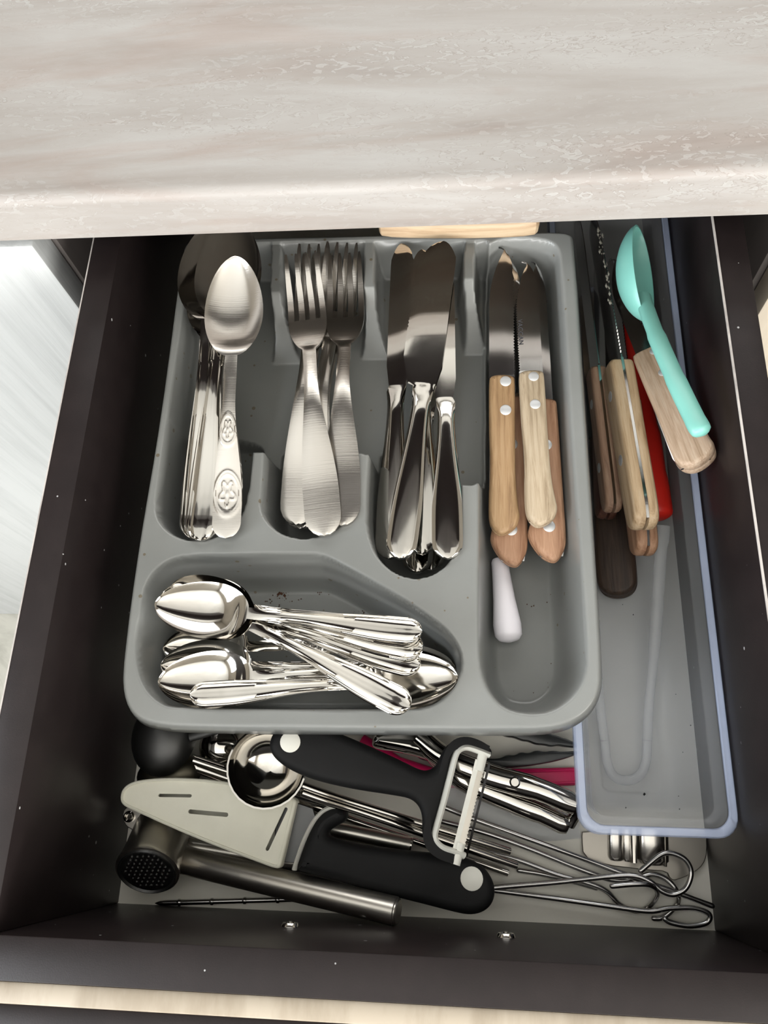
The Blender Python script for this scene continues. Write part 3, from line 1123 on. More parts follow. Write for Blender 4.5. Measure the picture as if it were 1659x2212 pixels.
GS = 'wooden-handled steak knives in the right tray compartment'
L1 = .195
k = wood_knife('steak_knife', L1, L1 * .515, .0150, .0162, .0165, .0115, 'wood_rose', 'low steak knife with a rosy wooden beak end beside the white-handled pick', GS, [(.80, -.001), (.3, 0)], end='beak', up=-1)
place(k, (1098, 560, .038), (1108, 1226, .0335), L1)
k = wood_knife('steak_knife', L1, L1 * .50, .0125, .0165, .0165, .0115, 'wood_rose', 'steak knife nearest the right tray wall, with a rosy wooden beak end', GS, [(.80, -.001), (.3, 0)], end='beak')
place(k, (1153, 566, .0500), (1192, 1216, .0400), L1)
k = wood_knife('steak_knife', L1, L1 * .515, .0158, .0158, .0170, .0115, 'wood_honey', 'honey-coloured wooden steak knife on the left of the compartment', GS, [(.045, .002), (.235, .002)], serr=1)
place(k, (1084, 535, .0590), (1084, 1156, .0560), L1)
k = wood_knife('steak_knife', L1, L1 * .545, .0155, .0165, .0185, .0115, 'wood_pale', 'pale weathered wooden steak knife lying topmost, maker name on its blade', GS, [(.045, .001), (.235, .001)], serr=-1, text=('VACCAN', .0044, L1 * .24, -.0068))
place(k, (1133, 566, .0610), (1166, 1138, .0570), L1)

# white-handled pick
A, B = U(1066, 1100, .0262 + LIFT), U(1100, 1386, .0312 + LIFT)
L2 = (B - A).length
root = empty('pick', (0, 0, 0), 'thin metal pick with a flared white plastic handle', 'pick')
me = sweep([(L2 * f, 0, 0) for f in (.40, .42, .5, .7, .88, .955, .985, 1.0)], [.0040, .0046, .0048, .0058, .0073, .0070, .0054, .0020], 20)
obj('handle', me, 'white_plastic', root)
obj('shaft', sweep([(.012, 0, 0), (L2 * .41, 0, 0)], .0008, 8), 'steel', root)
root.matrix_world = Matrix.Translation(A) @ frame(A, B).to_4x4()

# ---- teaspoons
TS_L = .145
ts = spoon_mesh(TS_L, .052, .0310, .0062, .0062, .0140, arch=.0035, thick=.0012)
ts_bead = spoon_mesh(TS_L, .052, .0310, .0062, .0062, .0130, arch=.0035, border=False, ornate='beads', thick=.0012)
ts_wide = spoon_mesh(TS_L, .052, .0310, .0062, .0062, .0150, arch=.004, thick=.0012)
G = 'teaspoons in the front compartment'
cut('teaspoon', ts, (990, 1462, .0370), (412, 1502, .0420), TS_L, 'teaspoon turned the other way, its bowl at the right end', 'spoon', G, roll=0)
cut('teaspoon', ts, (985, 1445, .0320), (436, 1478, .0300), TS_L, 'teaspoon lying under the reversed one, its bowl edge showing at right', 'spoon', G)
cut('teaspoon', ts, (347, 1436, .0370), (905, 1452, .0380), TS_L, 'teaspoon with a dark bowl between the two bright bowls at left', 'spoon', G, roll=0)
cut('teaspoon', ts_bead, (352, 1400, .0330), (880, 1392, .0330), TS_L, 'teaspoon with a beaded handle low in the pile', 'spoon', G)
cut('teaspoon', ts, (341, 1472, .0440), (921, 1446, .0440), TS_L, 'bright teaspoon nearest the front left, under the reversed handle', 'spoon', G, roll=0)
cut('teaspoon', ts, (356, 1290, .0380), (908, 1440, .0470), TS_L, 'teaspoon with its handle end fanned out second from the front', 'spoon', G)
cut('teaspoon', ts_wide, (352, 1285, .0420), (914, 1402, .0510), TS_L, 'teaspoon with a broad cream handle end in the middle of the fan', 'spoon', G)
cut('teaspoon', ts, (345, 1290, .0470), (908, 1372, .0500), TS_L, 'teaspoon nested right under the topmost bowl at left', 'spoon', G)
cut('teaspoon', ts_wide, (372, 1262, .0520), (886, 1528, .0570), TS_L, 'teaspoon whose handle slants across the pile to the front', 'spoon', G, 'steel_brushed')
cut('teaspoon', ts, (334, 1304, .0590), (912, 1366, .0550), TS_L, 'topmost teaspoon at the back with a bright bowl at left', 'spoon', G, roll=0)

# crumbs on the tray floor
V, F = [], []
rnd = random.Random(3)
for cx_, cy_, n_, sp_ in ((615, 1283, 14, 9), (585, 1300, 10, 12), (620, 1300, 12, 12), (775, 1322, 8, 8), (690, 1275, 8, 14), (1205, 1430, 6, 8), (1180, 1300, 8, 30), (1150, 1500, 5, 20)):
    for q in range(n_):
        p = U(cx_ + rnd.gauss(0, sp_), cy_ + rnd.gauss(0, sp_ * .6), ZF + .0004)
        r = rnd.choice((.0002, .0003, .0004, .0009 if cx_ == 615 else .0004))
        b = len(V)
        for dx, dy, dz in ((1, 0, 0), (0, 1.3, 0), (-1, 0, 0), (0, -.8, 0), (0, 0, .8), (0, 0, -.8)):
            V.append((p.x + dx * r, p.y + dy * r, p.z + dz * r))
        F += [(b, b + 1, b + 4), (b + 1, b + 2, b + 4), (b + 2, b + 3, b + 4), (b + 3, b, b + 4), (b + 1, b, b + 5), (b + 2, b + 1, b + 5), (b + 3, b + 2, b + 5), (b, b + 3, b + 5)]
obj('crumbs', mk('crumbs', V, F, 0), 'crumb', label='tiny dark crumbs on the floor of the cutlery tray', cat='crumbs', kind='stuff')

# ---- wooden board at the back
zb0, zb1 = ZR + .0015, ZR + .0145
a, b = U(815, 522, zb0), U(1170, 519, zb0)
ol = chaikin([(a.x, a.y + .006), (a.x + .004, a.y), (b.x - .006, b.y), (b.x, b.y + .006), (b.x, b.y + .066), (a.x, b.y + .066)], 2)
me = slab(ol, zb0, zb1, .0035, 4)
base = Vector(((a.x + b.x) / 2, a.y + .08, zb0))
obj('wooden_board', rel(me, base), 'wood_board', loc=base, label='pale wooden board lying across the back of the tray', cat='board')


UP = 0.0
# ------------------------------------------------------------------ clear plastic box on the right
ZB = .0600


def rrect(x0, x1, y0, y1, r, n=6, skew=0.0):
    P = []
    for cx_, cy_, a0 in ((x1 - r, y1 - r, 0), (x0 + r, y1 - r, 90), (x0 + r, y0 + r, 180), (x1 - r, y0 + r, 270)):
        for k in range(n + 1):
            a = math.radians(a0 + 90 * k / n)
            P.append((cx_ + r * math.cos(a), cy_ + r * math.sin(a)))
    return P


bx0, bx1, by0, by1 = .0845, .1580, .0445, .4200
base = Vector(((bx0 + bx1) / 2, (by0 + by1) / 2, .0005))
rings = [(-.0002, .0540, .010), (0, .0590, .010), (.0006, ZB, .010), (.0036, ZB, .008), (.0042, .0590, .008)]
walls = [(.0042, .0590, .008), (.0052, .0520, .008), (.0075, .0505, .008), (.0088, .030, .007), (.0105, .0080, .007), (.0125, .0035, .006), (.0170, .0022, .005), (.0205, .0030, .005), (.0215, .0018, .004)]


def rings_mesh(rs, cap):
    V, F = [], []
    for ins, z, r in rs:
        for x, y in rrect(bx0 + ins, bx1 - ins, by0 + ins, by1 - ins, r):
            V.append((x, y, z))
    n = 28
    for i in range(len(rs) - 1):
        for k in range(n):
            F.append((i * n + k, i * n + (k + 1) % n, (i + 1) * n + (k + 1) % n, (i + 1) * n + k))
    if cap:
        F.append(tuple(range((len(rs) - 1) * n, len(rs) * n)))
    return rel(mk('box', V, F, 50), base)


bx = empty('storage_box', base, 'long clear plastic storage box full of knives along the right side', 'box')
o = obj('rim', rings_mesh(rings, False), 'clear_rim', bx)
o.modifiers.new('t', 'SOLIDIFY').thickness = .0008
o = obj('body', rings_mesh(walls, True), 'clear_box', bx)
o.modifiers.new('t', 'SOLIDIFY').thickness = .0008

GK = 'knives in the clear plastic box'
# edge-on knives: blade upright, spine or edge to the viewer
k = wood_knife('kitchen_knife', .235, .105, .020, .019, .019, .0115, 'wood_brown', 'kitchen knife standing on edge, with a slim grey-brown handle at the box wall', GK, [(.25, 0), (.7, 0)], end='plain', point='flat')
place(k, (1247, 470, .052), (1324, 1106, .060), .235, roll=86)
k = wood_knife('kitchen_knife', .23, .110, .020, .022, .021, .0150, 'wood_light', 'kitchen knife on edge with a light wooden handle split by a metal tang', GK, [(.2, 0), (.6, 0)], end='plain', point='flat', serr=1)
SERRATED = place(k, (1280, 470, .056), (1392, 1142, .062), .23, roll=84)
k = wood_knife('kitchen_knife', .23, .110, .020, .021, .021, .0140, 'wood_rose', 'kitchen knife under the light-handled one, only its handle end showing', GK, [(.2, 0), (.6, 0)], end='plain', point='flat', serr=1)
place(k, (1318, 560, .030), (1393, 1199, .030), .23, roll=82)
k = wood_knife('kitchen_knife', .22, .105, .022, .022, .024, .0150, 'wood_dark', 'kitchen knife with a dark brown rounded wooden handle at the box bottom', GK, [(.3, 0)], end='plain', point='flat')
place(k, (1285, 620, .022), (1336, 1290, .0150), .22, roll=14)
k = wood_knife('kitchen_knife', .21, .10, .018, .018, .018, .0120, 'wood_redbrown', 'kitchen knife with a reddish brown handle squeezed behind the dark one', GK, [(.3, 0)], end='plain', point='flat')
place(k, (1292, 560, .030), (1310, 1120, .034), .21, roll=80)
k = wood_knife('kitchen_knife', .225, .112, .020, .0265, .0265, .0150, 'wood_grey', 'broad kitchen knife with a weathered riveted handle resting on the box rim', GK, [(.05, .003), (.25, .003)], end='hook', text=('VACCAN', .005, .062, .0020))
place(k, (1322, 560, .062), (1506, 1012, .0990), .225, roll=22)

# residue on the serrated blade
V, F = [], []
Ms = SERRATED.matrix_world
for q in range(46):
    p = Ms @ Vector((.018 + .062 * rnd.random() ** 1.2, .0088 + rnd.gauss(0, .0006), rnd.gauss(.0004, .0009)))
    r = rnd.choice((.0005, .0008, .0012))
    b = len(V)
    for dx, dy, dz in ((.6, 0, 0), (0, 1.7, 0), (-.6, 0, 0), (0, -1.5, 0), (0, 0, .6), (0, 0, -.6)):
        V.append((p.x + dx * r, p.y + dy * r, p.z + dz * r))
    F += [(b, b + 1, b + 4), (b + 1, b + 2, b + 4), (b + 2, b + 3, b + 4), (b + 3, b, b + 4), (b + 1, b, b + 5), (b + 2, b + 1, b + 5), (b + 3, b + 2, b + 5), (b, b + 3, b + 5)]
obj('food_residue', mk('residue', V, F, 0), 'residue', label='pale dried food residue along a serrated knife blade', cat='residue', kind='stuff')

# red handled utensil
base = U(1440, 1118, .016)
rd = empty('red_handled_knife', base, 'utensil with a round bright red handle in the clear box', 'knife', GK)
P = [U(1356, 700, .034), U(1375, 830, .032), U(1396, 940, .033), U(1410, 1040, .034), U(1419, 1100, .034), U(1422, 1122, .034)]
obj('handle', rel(sweep(catmull(P, 5), [.0066] * 5 + [.0072] * 5 + [.0080] * 5 + [.0086] * 5 + [.0086, .0085, .0082, .0074, .006, .0035], 20), base), 'red', rd)
P = [U(1356, 700, .034), U(1350, 660, .034), U(1345, 620, .034)]
obj('blade', rel(sweep(P, [.0040, .0050, .004], 12, flat=.12), base), 'blade', rd)

# mint spoon
base = U(1518, 940, .100)
mi = empty('serving_spoon', base, 'mint green plastic serving spoon leaning on the box rim', 'spoon')
P = [U(1390, 640, .100), U(1397, 668, .104), U(1420, 730, .110), U(1462, 826, .116), U(1506, 916, .119), U(1521, 938, .120)]
obj('handle', rel(sweep(catmull(P, 6), [.0042] * 6 + [.0046] * 6 + [.0052] * 6 + [.0056] * 6 + [.0058, .0058, .0056, .0054, .0048, .0038, .002], 16, flat=.72, up=(.25, 0, 1)), base), 'mint', mi)


def bowl_half(L, W, D, th=.0014, flat=.9):
    """deep oval bowl, x long, opening +z, rim at z 0"""
    top, bot = [], []
    for i in range(25):
        s = -1 + 2 * i / 24
        s = math.sin(s * math.pi / 2)
        h = W / 2 * math.sqrt(max(0.0008, 1 - s * s))
        rt, rb = [], []
        for j in range(17):
            u = -1 + 2 * j / 16
            u = math.sin(u * math.pi / 2)
            q = max(0, 1 - s * s - u * u * (1 - s * s))
            rt.append(Vector((s * L / 2, u * h, -D * q ** .62)))
            rb.append(Vector((s * (L / 2 + th * .6), u * (h + th * .6), -(D + th) * q ** .62)))
        top.append(rt)
        bot.append(rb)
    return sheet(top, bot, smooth=60)


a, b = U(1390, 494, .104), U(1405, 690, .098)
me = bowl_half((b - a).length, .032, .0130)
o = obj('bowl', me, 'mint', mi)
zz = Vector((.86, -.04, .51)).normalized()
xx = (b - a).normalized()
xx = (xx - zz * xx.dot(zz)).normalized()
yy = zz.cross(xx)
mid = (U(1386, 494, .104) + U(1394, 690, .098)) / 2
M = Matrix((xx, yy, zz)).transposed().to_4x4()
M.translation = mid - base
o.matrix_local = M

# clear acrylic tongs
base = U(1350, 1690, .004)
tg = empty('tongs', base, 'clear acrylic U-shaped tongs lying in the plastic box', 'tongs')
P = [U(1431, 1136, .040), U(1428, 1180, .038), U(1421, 1290, .028), U(1412, 1420, .018), U(1402, 1520, .014), U(1398, 1600, .011)]
obj('arm', rel(sweep(catmull(P, 6), [.0042] * 6 + [.0034] * 12 + [.0026] * 13, 12, flat=.55), base), 'clear_acrylic', tg)
P = [U(1398, 1600, .011), U(1396, 1640, .009), U(1384, 1672, .008), U(1358, 1686, .008), U(1328, 1678, .008), U(1312, 1650, .008), U(1306, 1600, .010)]
obj('bend', rel(sweep(catmull(P, 7), .0026, 12, flat=.8), base), 'clear_acrylic', tg)
P = [U(1306, 1600, .011), U(1298, 1540, .014), U(1290, 1440, .016), U(1286, 1340, .018)]
obj('arm', rel(sweep(catmull(P, 6), .0026, 12, flat=.55), base), 'clear_acrylic', tg)

# specks in the box
V, F = [], []
for x, y, r in ((1392, 1716, .0008), (1352, 1745, .0004), (1468, 1748, .0004), (1466, 1720, .0003), (1368, 1328, .0004), (1492, 1567, .0004), (1345, 1306, .0003), (1460, 1500, .0003), (1475, 1625, .0003)):
    p = U(x, y, .0038)
    b = len(V)
    for dx, dy, dz in ((1, .2, 0), (0, 1.3, 0), (-1, 0, 0), (-.2, -1, 0), (0, 0, .6), (0, 0, -.4)):
        V.append((p.x + dx * r, p.y + dy * r, p.z + dz * r))
    F += [(b, b + 1, b + 4), (b + 1, b + 2, b + 4), (b + 2, b + 3, b + 4), (b + 3, b, b + 4), (b + 1, b, b + 5), (b + 2, b + 1, b + 5), (b + 3, b + 2, b + 5), (b, b + 3, b + 5)]
obj('crumbs', mk('crumbs', V, F, 0), 'hole', label='tiny black specks on the floor of the clear box', cat='crumbs', kind='stuff')

# ------------------------------------------------------------------ front of the drawer
# Y peeler
zp = .0500
base = U(830, 1660, .0385)
pe = empty('peeler', base, 'black rubber Y-shaped vegetable peeler with white liner', 'peeler')
body = [(578, 1608), (584, 1585), (602, 1570), (640, 1564), (690, 1567), (745, 1588), (805, 1614), (870, 1644), (903, 1661), (922, 1664), (940, 1655), (950, 1632), (962, 1610), (985, 1596), (1015, 1595), (1045, 1604), (1063, 1617), (1063, 1632),
        (1050, 1630), (1030, 1617), (1006, 1610), (988, 1616), (978, 1632), (968, 1672), (952, 1735), (938, 1785), (933, 1805), (938, 1822), (955, 1836), (985, 1845), (1003, 1852),
        (990, 1858), (960, 1853), (935, 1843), (917, 1822), (910, 1795), (912, 1765), (904, 1740), (885, 1724), (850, 1717), (760, 1704), (680, 1686), (630, 1666), (598, 1645), (582, 1626)]


def pz(px):                                        # the peeler lies tilted: handle end high, blade end low
    return .0710 - (px - 580) / 480 * .0200


def pU(x, y, dz=0.0):
    return U(x, y, pz(x) + dz)


xl, xr = pU(580, 1650).x, pU(1060, 1650).x
me = slab(chaikin([pU(x, y) for x, y in body], 2), -.0115, 0, .0045, 4, rb=.003, zfun=lambda q: .0710 - (q.x - xl) / (xr - xl) * .0200)
hb = obj('handle', rel(me, base), 'black_rubber', pe)
p = pU(627, 1603)
me = lathe([(.0050, 0), (.0050, .0004), (.0045, .0007)], 24)
o = obj('inlay_disc', me, 'liner_white', hb)
o.location = p - base
o.rotation_euler = (0, math.atan(.0200 / (xr - xl)), 0)
# white liner along the inside of the fork
P = [pU(x, y, -.003) for x, y in ((1057, 1631), (1035, 1622), (1008, 1614), (991, 1620), (982, 1636), (972, 1676), (956, 1738), (942, 1787), (938, 1806), (943, 1820), (959, 1833), (988, 1842), (1003, 1849))]
obj('liner', rel(sweep(catmull(P, 4), .0017, 8, flat=2.4), base), 'liner_white', pe)
# pivoting blade
a, b = pU(1027, 1640, -.002), pU(976, 1840, -.002)
ax = (b - a).normalized()
sd = Vector((ax.y, -ax.x, 0))
if sd.x < 0:
    sd = -sd


def strip(a, b, w0, w1, z0, z1, th, name, material, parent, n=2, teeth=0):
    top, bot = [], []
    n = max(n, teeth * 2)
    for i in range(n + 1):
        t = i / n
        p = a.lerp(b, t)
        k = w1 - (.0006 * (i % 2) if teeth else 0)
        q0, q1 = p + sd * w0, p + sd * k
        q0.z += z0
        q1.z += z1
        top.append([q0 - base, (q0 + q1) / 2 - base, q1 - base])
        bot.append([q0 - base - Vector((0, 0, th)), (q0 + q1) / 2 - base - Vector((0, 0, th)), q1 - base - Vector((0, 0, th))])
    return obj(name, sheet(top, bot), material, parent)


cr = strip(a, b, .0000, .0024, .001, .0012, .0016, 'blade_carrier', 'liner_white', pe)
strip(a, b, .0022, .0056, .0000, -.001, .0006, 'blade', 'steel_satin', pe, teeth=26)
strip(a, b, .0066, .0078, .0008, .0000, .0006, 'blade_edge', 'steel', pe)
for t, w in ((0.0, 1), (1.0, 1)):
    c = a.lerp(b, t) + sd * .003
    obj('pivot', rel(sweep([c - ax * .005, c + ax * .005], .0024, 10, flat=.8), base), 'liner_white', pe)

# paring knife in a white sheath
zk = .0415
base = U(850, 1880, .020)
pk = empty('paring_knife', base, 'paring knife with a black rubber handle and hooked finger guard', 'knife')
hd = [(636, 1880), (646, 1848), (662, 1805), (682, 1768), (702, 1748), (722, 1741), (742, 1747), (749, 1760), (742, 1774), (724, 1783), (708, 1793), (706, 1804), (722, 1812), (770, 1824), (860, 1836), (950, 1845), (1005, 1853), (1042, 1870),
      (1064, 1898), (1071, 1928), (1064, 1955), (1044, 1973), (1015, 1979), (980, 1972), (900, 1951), (800, 1926), (710, 1900), (655, 1886)]
hd_o = px_outline(hd, zk, 2)
h = obj('handle', rel(slab(hd_o, .0265, zk, .005, 4), base), 'black_rubber', pk)
me = lathe([(.0055, 0), (.0055, .0004), (.0050, .0007)], 24)
o = obj('inlay_disc', me, 'liner_white', h)
o.location = U(1019, 1898, zk) - base
P = [U(x, y, zk - .004) for x, y in ((636, 1879), (643, 1856), (657, 1817), (676, 1778), (694, 1756), (712, 1745), (728, 1742))]
obj('bolster_liner', rel(sweep(catmull(P, 5), .0012, 8, flat=3.4), base), 'liner_white', pk)
bl = px_outline([(600, 1722), (640, 1733), (690, 1750), (664, 1815), (648, 1866), (600, 1862), (592, 1800)], .0350, 1)
yb = U(630, 1800, .035).y
obj('blade', rel(slab(bl, .0345, .0356, .0004, 1, zfun=lambda q: (q.y - yb) * .09), base), 'steel_dark', pk)  # dark reflection put into the blade's colour by a darker steel

base = U(440, 1770, .0308)
sh = empty('blade_sheath', base, 'white plastic slotted blade sheath pushed over the paring knife', 'sheath')
so_ = [(258, 1726), (262, 1706), (278, 1691), (310, 1683), (370, 1679), (440, 1682), (510, 1691), (575, 1707), (642, 1722), (638, 1745), (624, 1800), (609, 1862), (604, 1876), (592, 1876), (560, 1864), (470, 1830), (380, 1793), (290, 1752), (264, 1740)]
zs1 = .0415
so_o = px_outline(so_, zs1, 2)


def sheath_mesh():
    """cover plate with real slots cut through, rounded rim"""
    bm = bmesh.new()
    P = ccw(so_o)
    slots = []
    for (x0, y0), (x1, y1), wpx in (((344, 1718), (410, 1719), 3.2), ((410, 1753), (488, 1760), 4.2), ((617, 1748), (577, 1834), 3.6)):
        a, b = U(x0, y0, zs1), U(x1, y1, zs1)
        d = (b - a).normalized()
        n = Vector((-d.y, d.x, 0)) * wpx * .000252
        ring = []
        for c, sg in ((b, 1), (a, -1)):
            for k in range(7):
                an = -math.pi / 2 + math.pi * k / 6
                ring.append(c + sg * d * n.length * math.cos(an) + sg * n * math.sin(an))
        slots.append([Vector((q.x, q.y)) for q in ring])
    rim = offset(P, .0016)
    from mathutils.geometry import delaunay_2d_cdt
    pts = list(rim) + [q for s in slots for q in s]
    faces = [list(range(len(rim)))]
    k = len(rim)
    edges = []
    loops = []
    for s in slots:
        loops.append(list(range(k, k + len(s))))
        k += len(s)
    for lp in [faces[0]] + loops:
        edges += [(lp[i], lp[(i + 1) % len(lp)]) for i in range(len(lp))]
    vo, eo, fo, ov, oe, of = delaunay_2d_cdt(pts, edges, [], 0, 1e-7)

    def inside(poly_, p):
        c = False
        for i in range(len(poly_)):
            a, b = poly_[i - 1], poly_[i]
            if (a.y > p.y) != (b.y > p.y) and p.x < a.x + (p.y - a.y) / (b.y - a.y) * (b.x - a.x):
                c = not c
        return c
    V, F = [], []
    nv = len(vo)
    for z in (zs1 - .0006, zs1 - .0020):
        V += [(v.x, v.y, z) for v in vo]
    for f in fo:
        c = Vector((sum(vo[i].x for i in f) / len(f), sum(vo[i].y for i in f) / len(f)))
        if not inside(rim, c) or any(inside(s, c) for s in slots):
            continue
        F.append(tuple(f))
        F.append(tuple(i + nv for i in f)[::-1])
    # slot walls
    key = {(round(v.x, 7), round(v.y, 7)): i for i, v in enumerate(vo)}
    for s in slots:
        ids = [key.get((round(q.x, 7), round(q.y, 7))) for q in s]
        for i in range(len(ids)):
            if ids[i - 1] is not None and ids[i] is not None:
                F.append((ids[i - 1], ids[i], ids[i] + nv, ids[i - 1] + nv))
    # raised rounded rim and skirt
    rr = [(rim, zs1 - .0006)] + [(offset(P, .0016 * (1 - math.sin(a))), zs1 - .0012 + .0012 * math.cos(a) + .0003) for a in (0.05, .5, 1.0, 1.5)] + [(P, .0332), (offset(P, .0012), .0324)]
    for ring, z in rr:
        V += [(q.x, q.y, z) for q in ring]
    n = len(P)
    o = nv * 2
    for i in range(len(rr) - 1):
        for k in range(n):
            F.append((o + i * n + k, o + i * n + (k + 1) % n, o + (i + 1) * n + (k + 1) % n, o + (i + 1) * n + k))
    me = mk('sheath', V, F, 0)
    bm = bmesh.new()
    bm.from_mesh(me)
    bmesh.ops.remove_doubles(bm, verts=bm.verts, dist=1e-6)
    bmesh.ops.recalc_face_normals(bm, faces=bm.faces)
    bm.to_mesh(me)
    bm.free()
    for p in me.polygons:
        p.use_smooth = True
    me.set_sharp_from_angle(angle=math.radians(40))
    return me


obj('cover', rel(sheath_mesh(), base), 'sheath_white', sh)
obj('lower_cover', rel(slab(offset(ccw(so_o), .0014), .0308, .0326, .0006, 2), base), 'sheath_white', sh)

# garlic press
base = U(350, 1860, .002)
gp = empty('garlic_press', base, 'brushed steel garlic press with a perforated round head', 'garlic press')
c1, c0 = U(318, 1882, .0340), U(352, 1790, .0152)
ax = (c1 - c0).normalized()
Mh = frame(c0, c1)
Lh = (c1 - c0).length


def cyl(prof, n=32):
    """profile (x along axis, r) as a revolved solid about local x"""
    me = lathe([(r, x) for x, r in prof], n)
    me.transform(Matrix.Rotation(math.radians(90), 4, 'Y'))
    return me


me = cyl([(-.004, .010), (-.003, .0135), (0, .0150), (Lh * .85, .0158), (Lh * .93, .0166), (Lh * .99, .0166), (Lh, .0155)])
hd_ = obj('head', me, 'steel_satin', gp)
hd_.matrix_local = Matrix.Translation(c0 - base) @ Mh.to_4x4()
me = cyl([(Lh - .0002, .0154), (Lh + .0012, .0152), (Lh + .0014, .0146), (Lh + .0004, .0138), (Lh + .0004, .0001)])
pl = obj('press_plate', me, 'steel_dark', hd_)
V, F = [], []
for i in range(-4, 5):
    for j in range(-4, 5):
        y, z = (i + .5 * (j % 2)) * .0029, j * .0026
        if math.hypot(y, z) > .0120:
            continue
        b = len(V)
        for q in range(8):
            an = 2 * math.pi * q / 8
            V.append((Lh + .0002, y + .0009 * math.cos(an), z + .0009 * math.sin(an)))
        for q in range(8):
            an = 2 * math.pi * q / 8
            V.append((Lh + .0009, y + .0008 * math.cos(an), z + .0008 * math.sin(an)))
        F.append(tuple(range(b + 8, b + 16)))
        F += [(b + q, b + (q + 1) % 8, b + 8 + (q + 1) % 8, b + 8 + q) for q in range(8)]
obj('perforations', mk('holes', V, F, 0), 'wire', hd_, kind='stuff')
a, b = U(372, 1852, .0170), U(861, 1970, .0440)
d = (b - a).normalized()
me = sweep([a, a + d * .006, a + d * .012, a + d * .0125, b - d * .0016, b - d * .0012, b - d * .0006, b], [.0080, .0074, .0070, .0071, .0066, .0061, .0061, .0054], 28)
obj('handle', rel(me, base), 'steel_satin', gp)
a2, b2 = U(400, 1828, .0080), U(740, 1880, .0060)
obj('lower_handle', rel(sweep([a2, b2], .0050, 20), base), 'steel_satin', gp)
hp = px_outline([(265, 1745), (300, 1738), (330, 1770), (318, 1800), (290, 1795), (268, 1782)], .021, 2)
hg = obj('hinge_plate', rel(slab(hp, .0195, .0215, .0004, 1), base), 'steel_satin', gp)
me = lathe([(.0014, 0), (.0014, .0012), (.0022, .0018), (.0030, .0012), (.0030, 0)], 20)
o = obj('hinge_ring', me, 'steel', hg)
o.location = U(280, 1764, .0215) - base

# round coffee-style scoop with a two-bar handle, ladles and spoons at the left
def dome(R, D, n=28, th=.0009, m=9, rx=1.0, ry=1.0):
    top, bot, V, F = [], [], [], []
    prof = []
    for k in range(m + 1):
        a = math.pi / 2 * k / m
        prof.append((R * math.cos(a), -D * math.sin(a)))
    inner = [(max(r - th, 0.0001), z + th * (1 if k else 0)) for k, (r, z) in enumerate(prof)]
    allp = prof[::-1] + inner
    for r, z in allp:
        r = max(r, .0001)
        for k in range(n):
            a = 2 * math.pi * k / n
            V.append((r * math.cos(a) * rx, r * math.sin(a) * ry, z))
    for i in range(len(allp) - 1):
        for k in range(n):
            F.append((i * n + k, i * n + (k + 1) % n, (i + 1) * n + (k + 1) % n, (i + 1) * n + k))
    return mk('dome', V, F, 50)


def orient(zdir, rot=0):
    z = Vector(zdir).normalized()
    x = Vector((1, 0, 0))
    x = (x - z * x.dot(z)).normalized()
    y = z.cross(x)
    return (Matrix((x, y, z)).transposed() @ Matrix.Rotation(math.radians(rot), 3, 'Z')).to_4x4()


base = U(578, 1660, .022)
sc_ = empty('round_scoop', base, 'round polished steel measuring scoop with a long two-bar handle', 'scoop')
zc_ = .0570
c = U(576, 1657, zc_)
o = obj('bowl', dome(.0202, .0185), 'steel', sc_)
M = orient((.10, .06, 1))
M.translation = c - base
o.matrix_local = M
for y0, (ex, ey), r in ((1699, (1101, 1839), .0021), (1714, (1116, 1870), .0021)):
    P = [U(652, y0 - 2, .0540), U(700, y0 + 15, .0490), U(800, y0 + 47, .038), U(ex, ey, .012)]
    obj('handle_bar', rel(sweep(catmull(P, 6), r, 12), base), 'steel', sc_)

base = U(356, 1580, .004)
ld = empty('ladle', base, 'dark ladle upside down under the front left corner of the tray', 'ladle')
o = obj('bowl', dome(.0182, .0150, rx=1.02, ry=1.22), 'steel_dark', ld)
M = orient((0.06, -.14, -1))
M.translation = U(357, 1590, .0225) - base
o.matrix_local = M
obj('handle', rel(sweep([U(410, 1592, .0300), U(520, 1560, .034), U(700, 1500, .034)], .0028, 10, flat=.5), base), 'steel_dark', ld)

base = U(480, 1600, .004)
l2 = empty('small_ladle', base, 'small polished steel ladle with its shiny round back upwards', 'ladle')
o = obj('bowl', dome(.0136, .0130), 'steel', l2)
M = orient((0, -.10, -1))
M.translation = U(482, 1612, .0080) - base
o.matrix_local = M
P = [U(500, 1625, .006), U(700, 1745, .006), U(900, 1818, .005), U(1098, 1886, .004)]
obj('handle', rel(sweep(catmull(P, 6), .0019, 10), base), 'steel', l2)

base = U(366, 1665, .004)
l3 = empty('serving_spoon', base, 'dull olive-grey serving spoon face down between ladle and white sheath', 'spoon')
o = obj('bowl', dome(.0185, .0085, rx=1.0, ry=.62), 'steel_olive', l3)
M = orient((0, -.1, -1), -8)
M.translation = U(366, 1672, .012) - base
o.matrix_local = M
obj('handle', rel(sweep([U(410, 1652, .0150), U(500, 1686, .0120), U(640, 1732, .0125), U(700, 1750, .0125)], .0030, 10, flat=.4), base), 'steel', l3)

base = U(440, 1655, .003)
ssp = empty('steel_utensil', base, 'narrow steel utensil handle running behind the round scoop', 'utensil')
obj('handle', rel(sweep([U(418, 1642, .0235), U(470, 1660, .0215), U(500, 1670, .0205)], .0021, 10, flat=.7), base), 'steel', ssp)
obj('ridge', rel(sweep([U(418, 1631, .0262), U(485, 1653, .0232)], .0007, 8), base), 'steel', ssp)

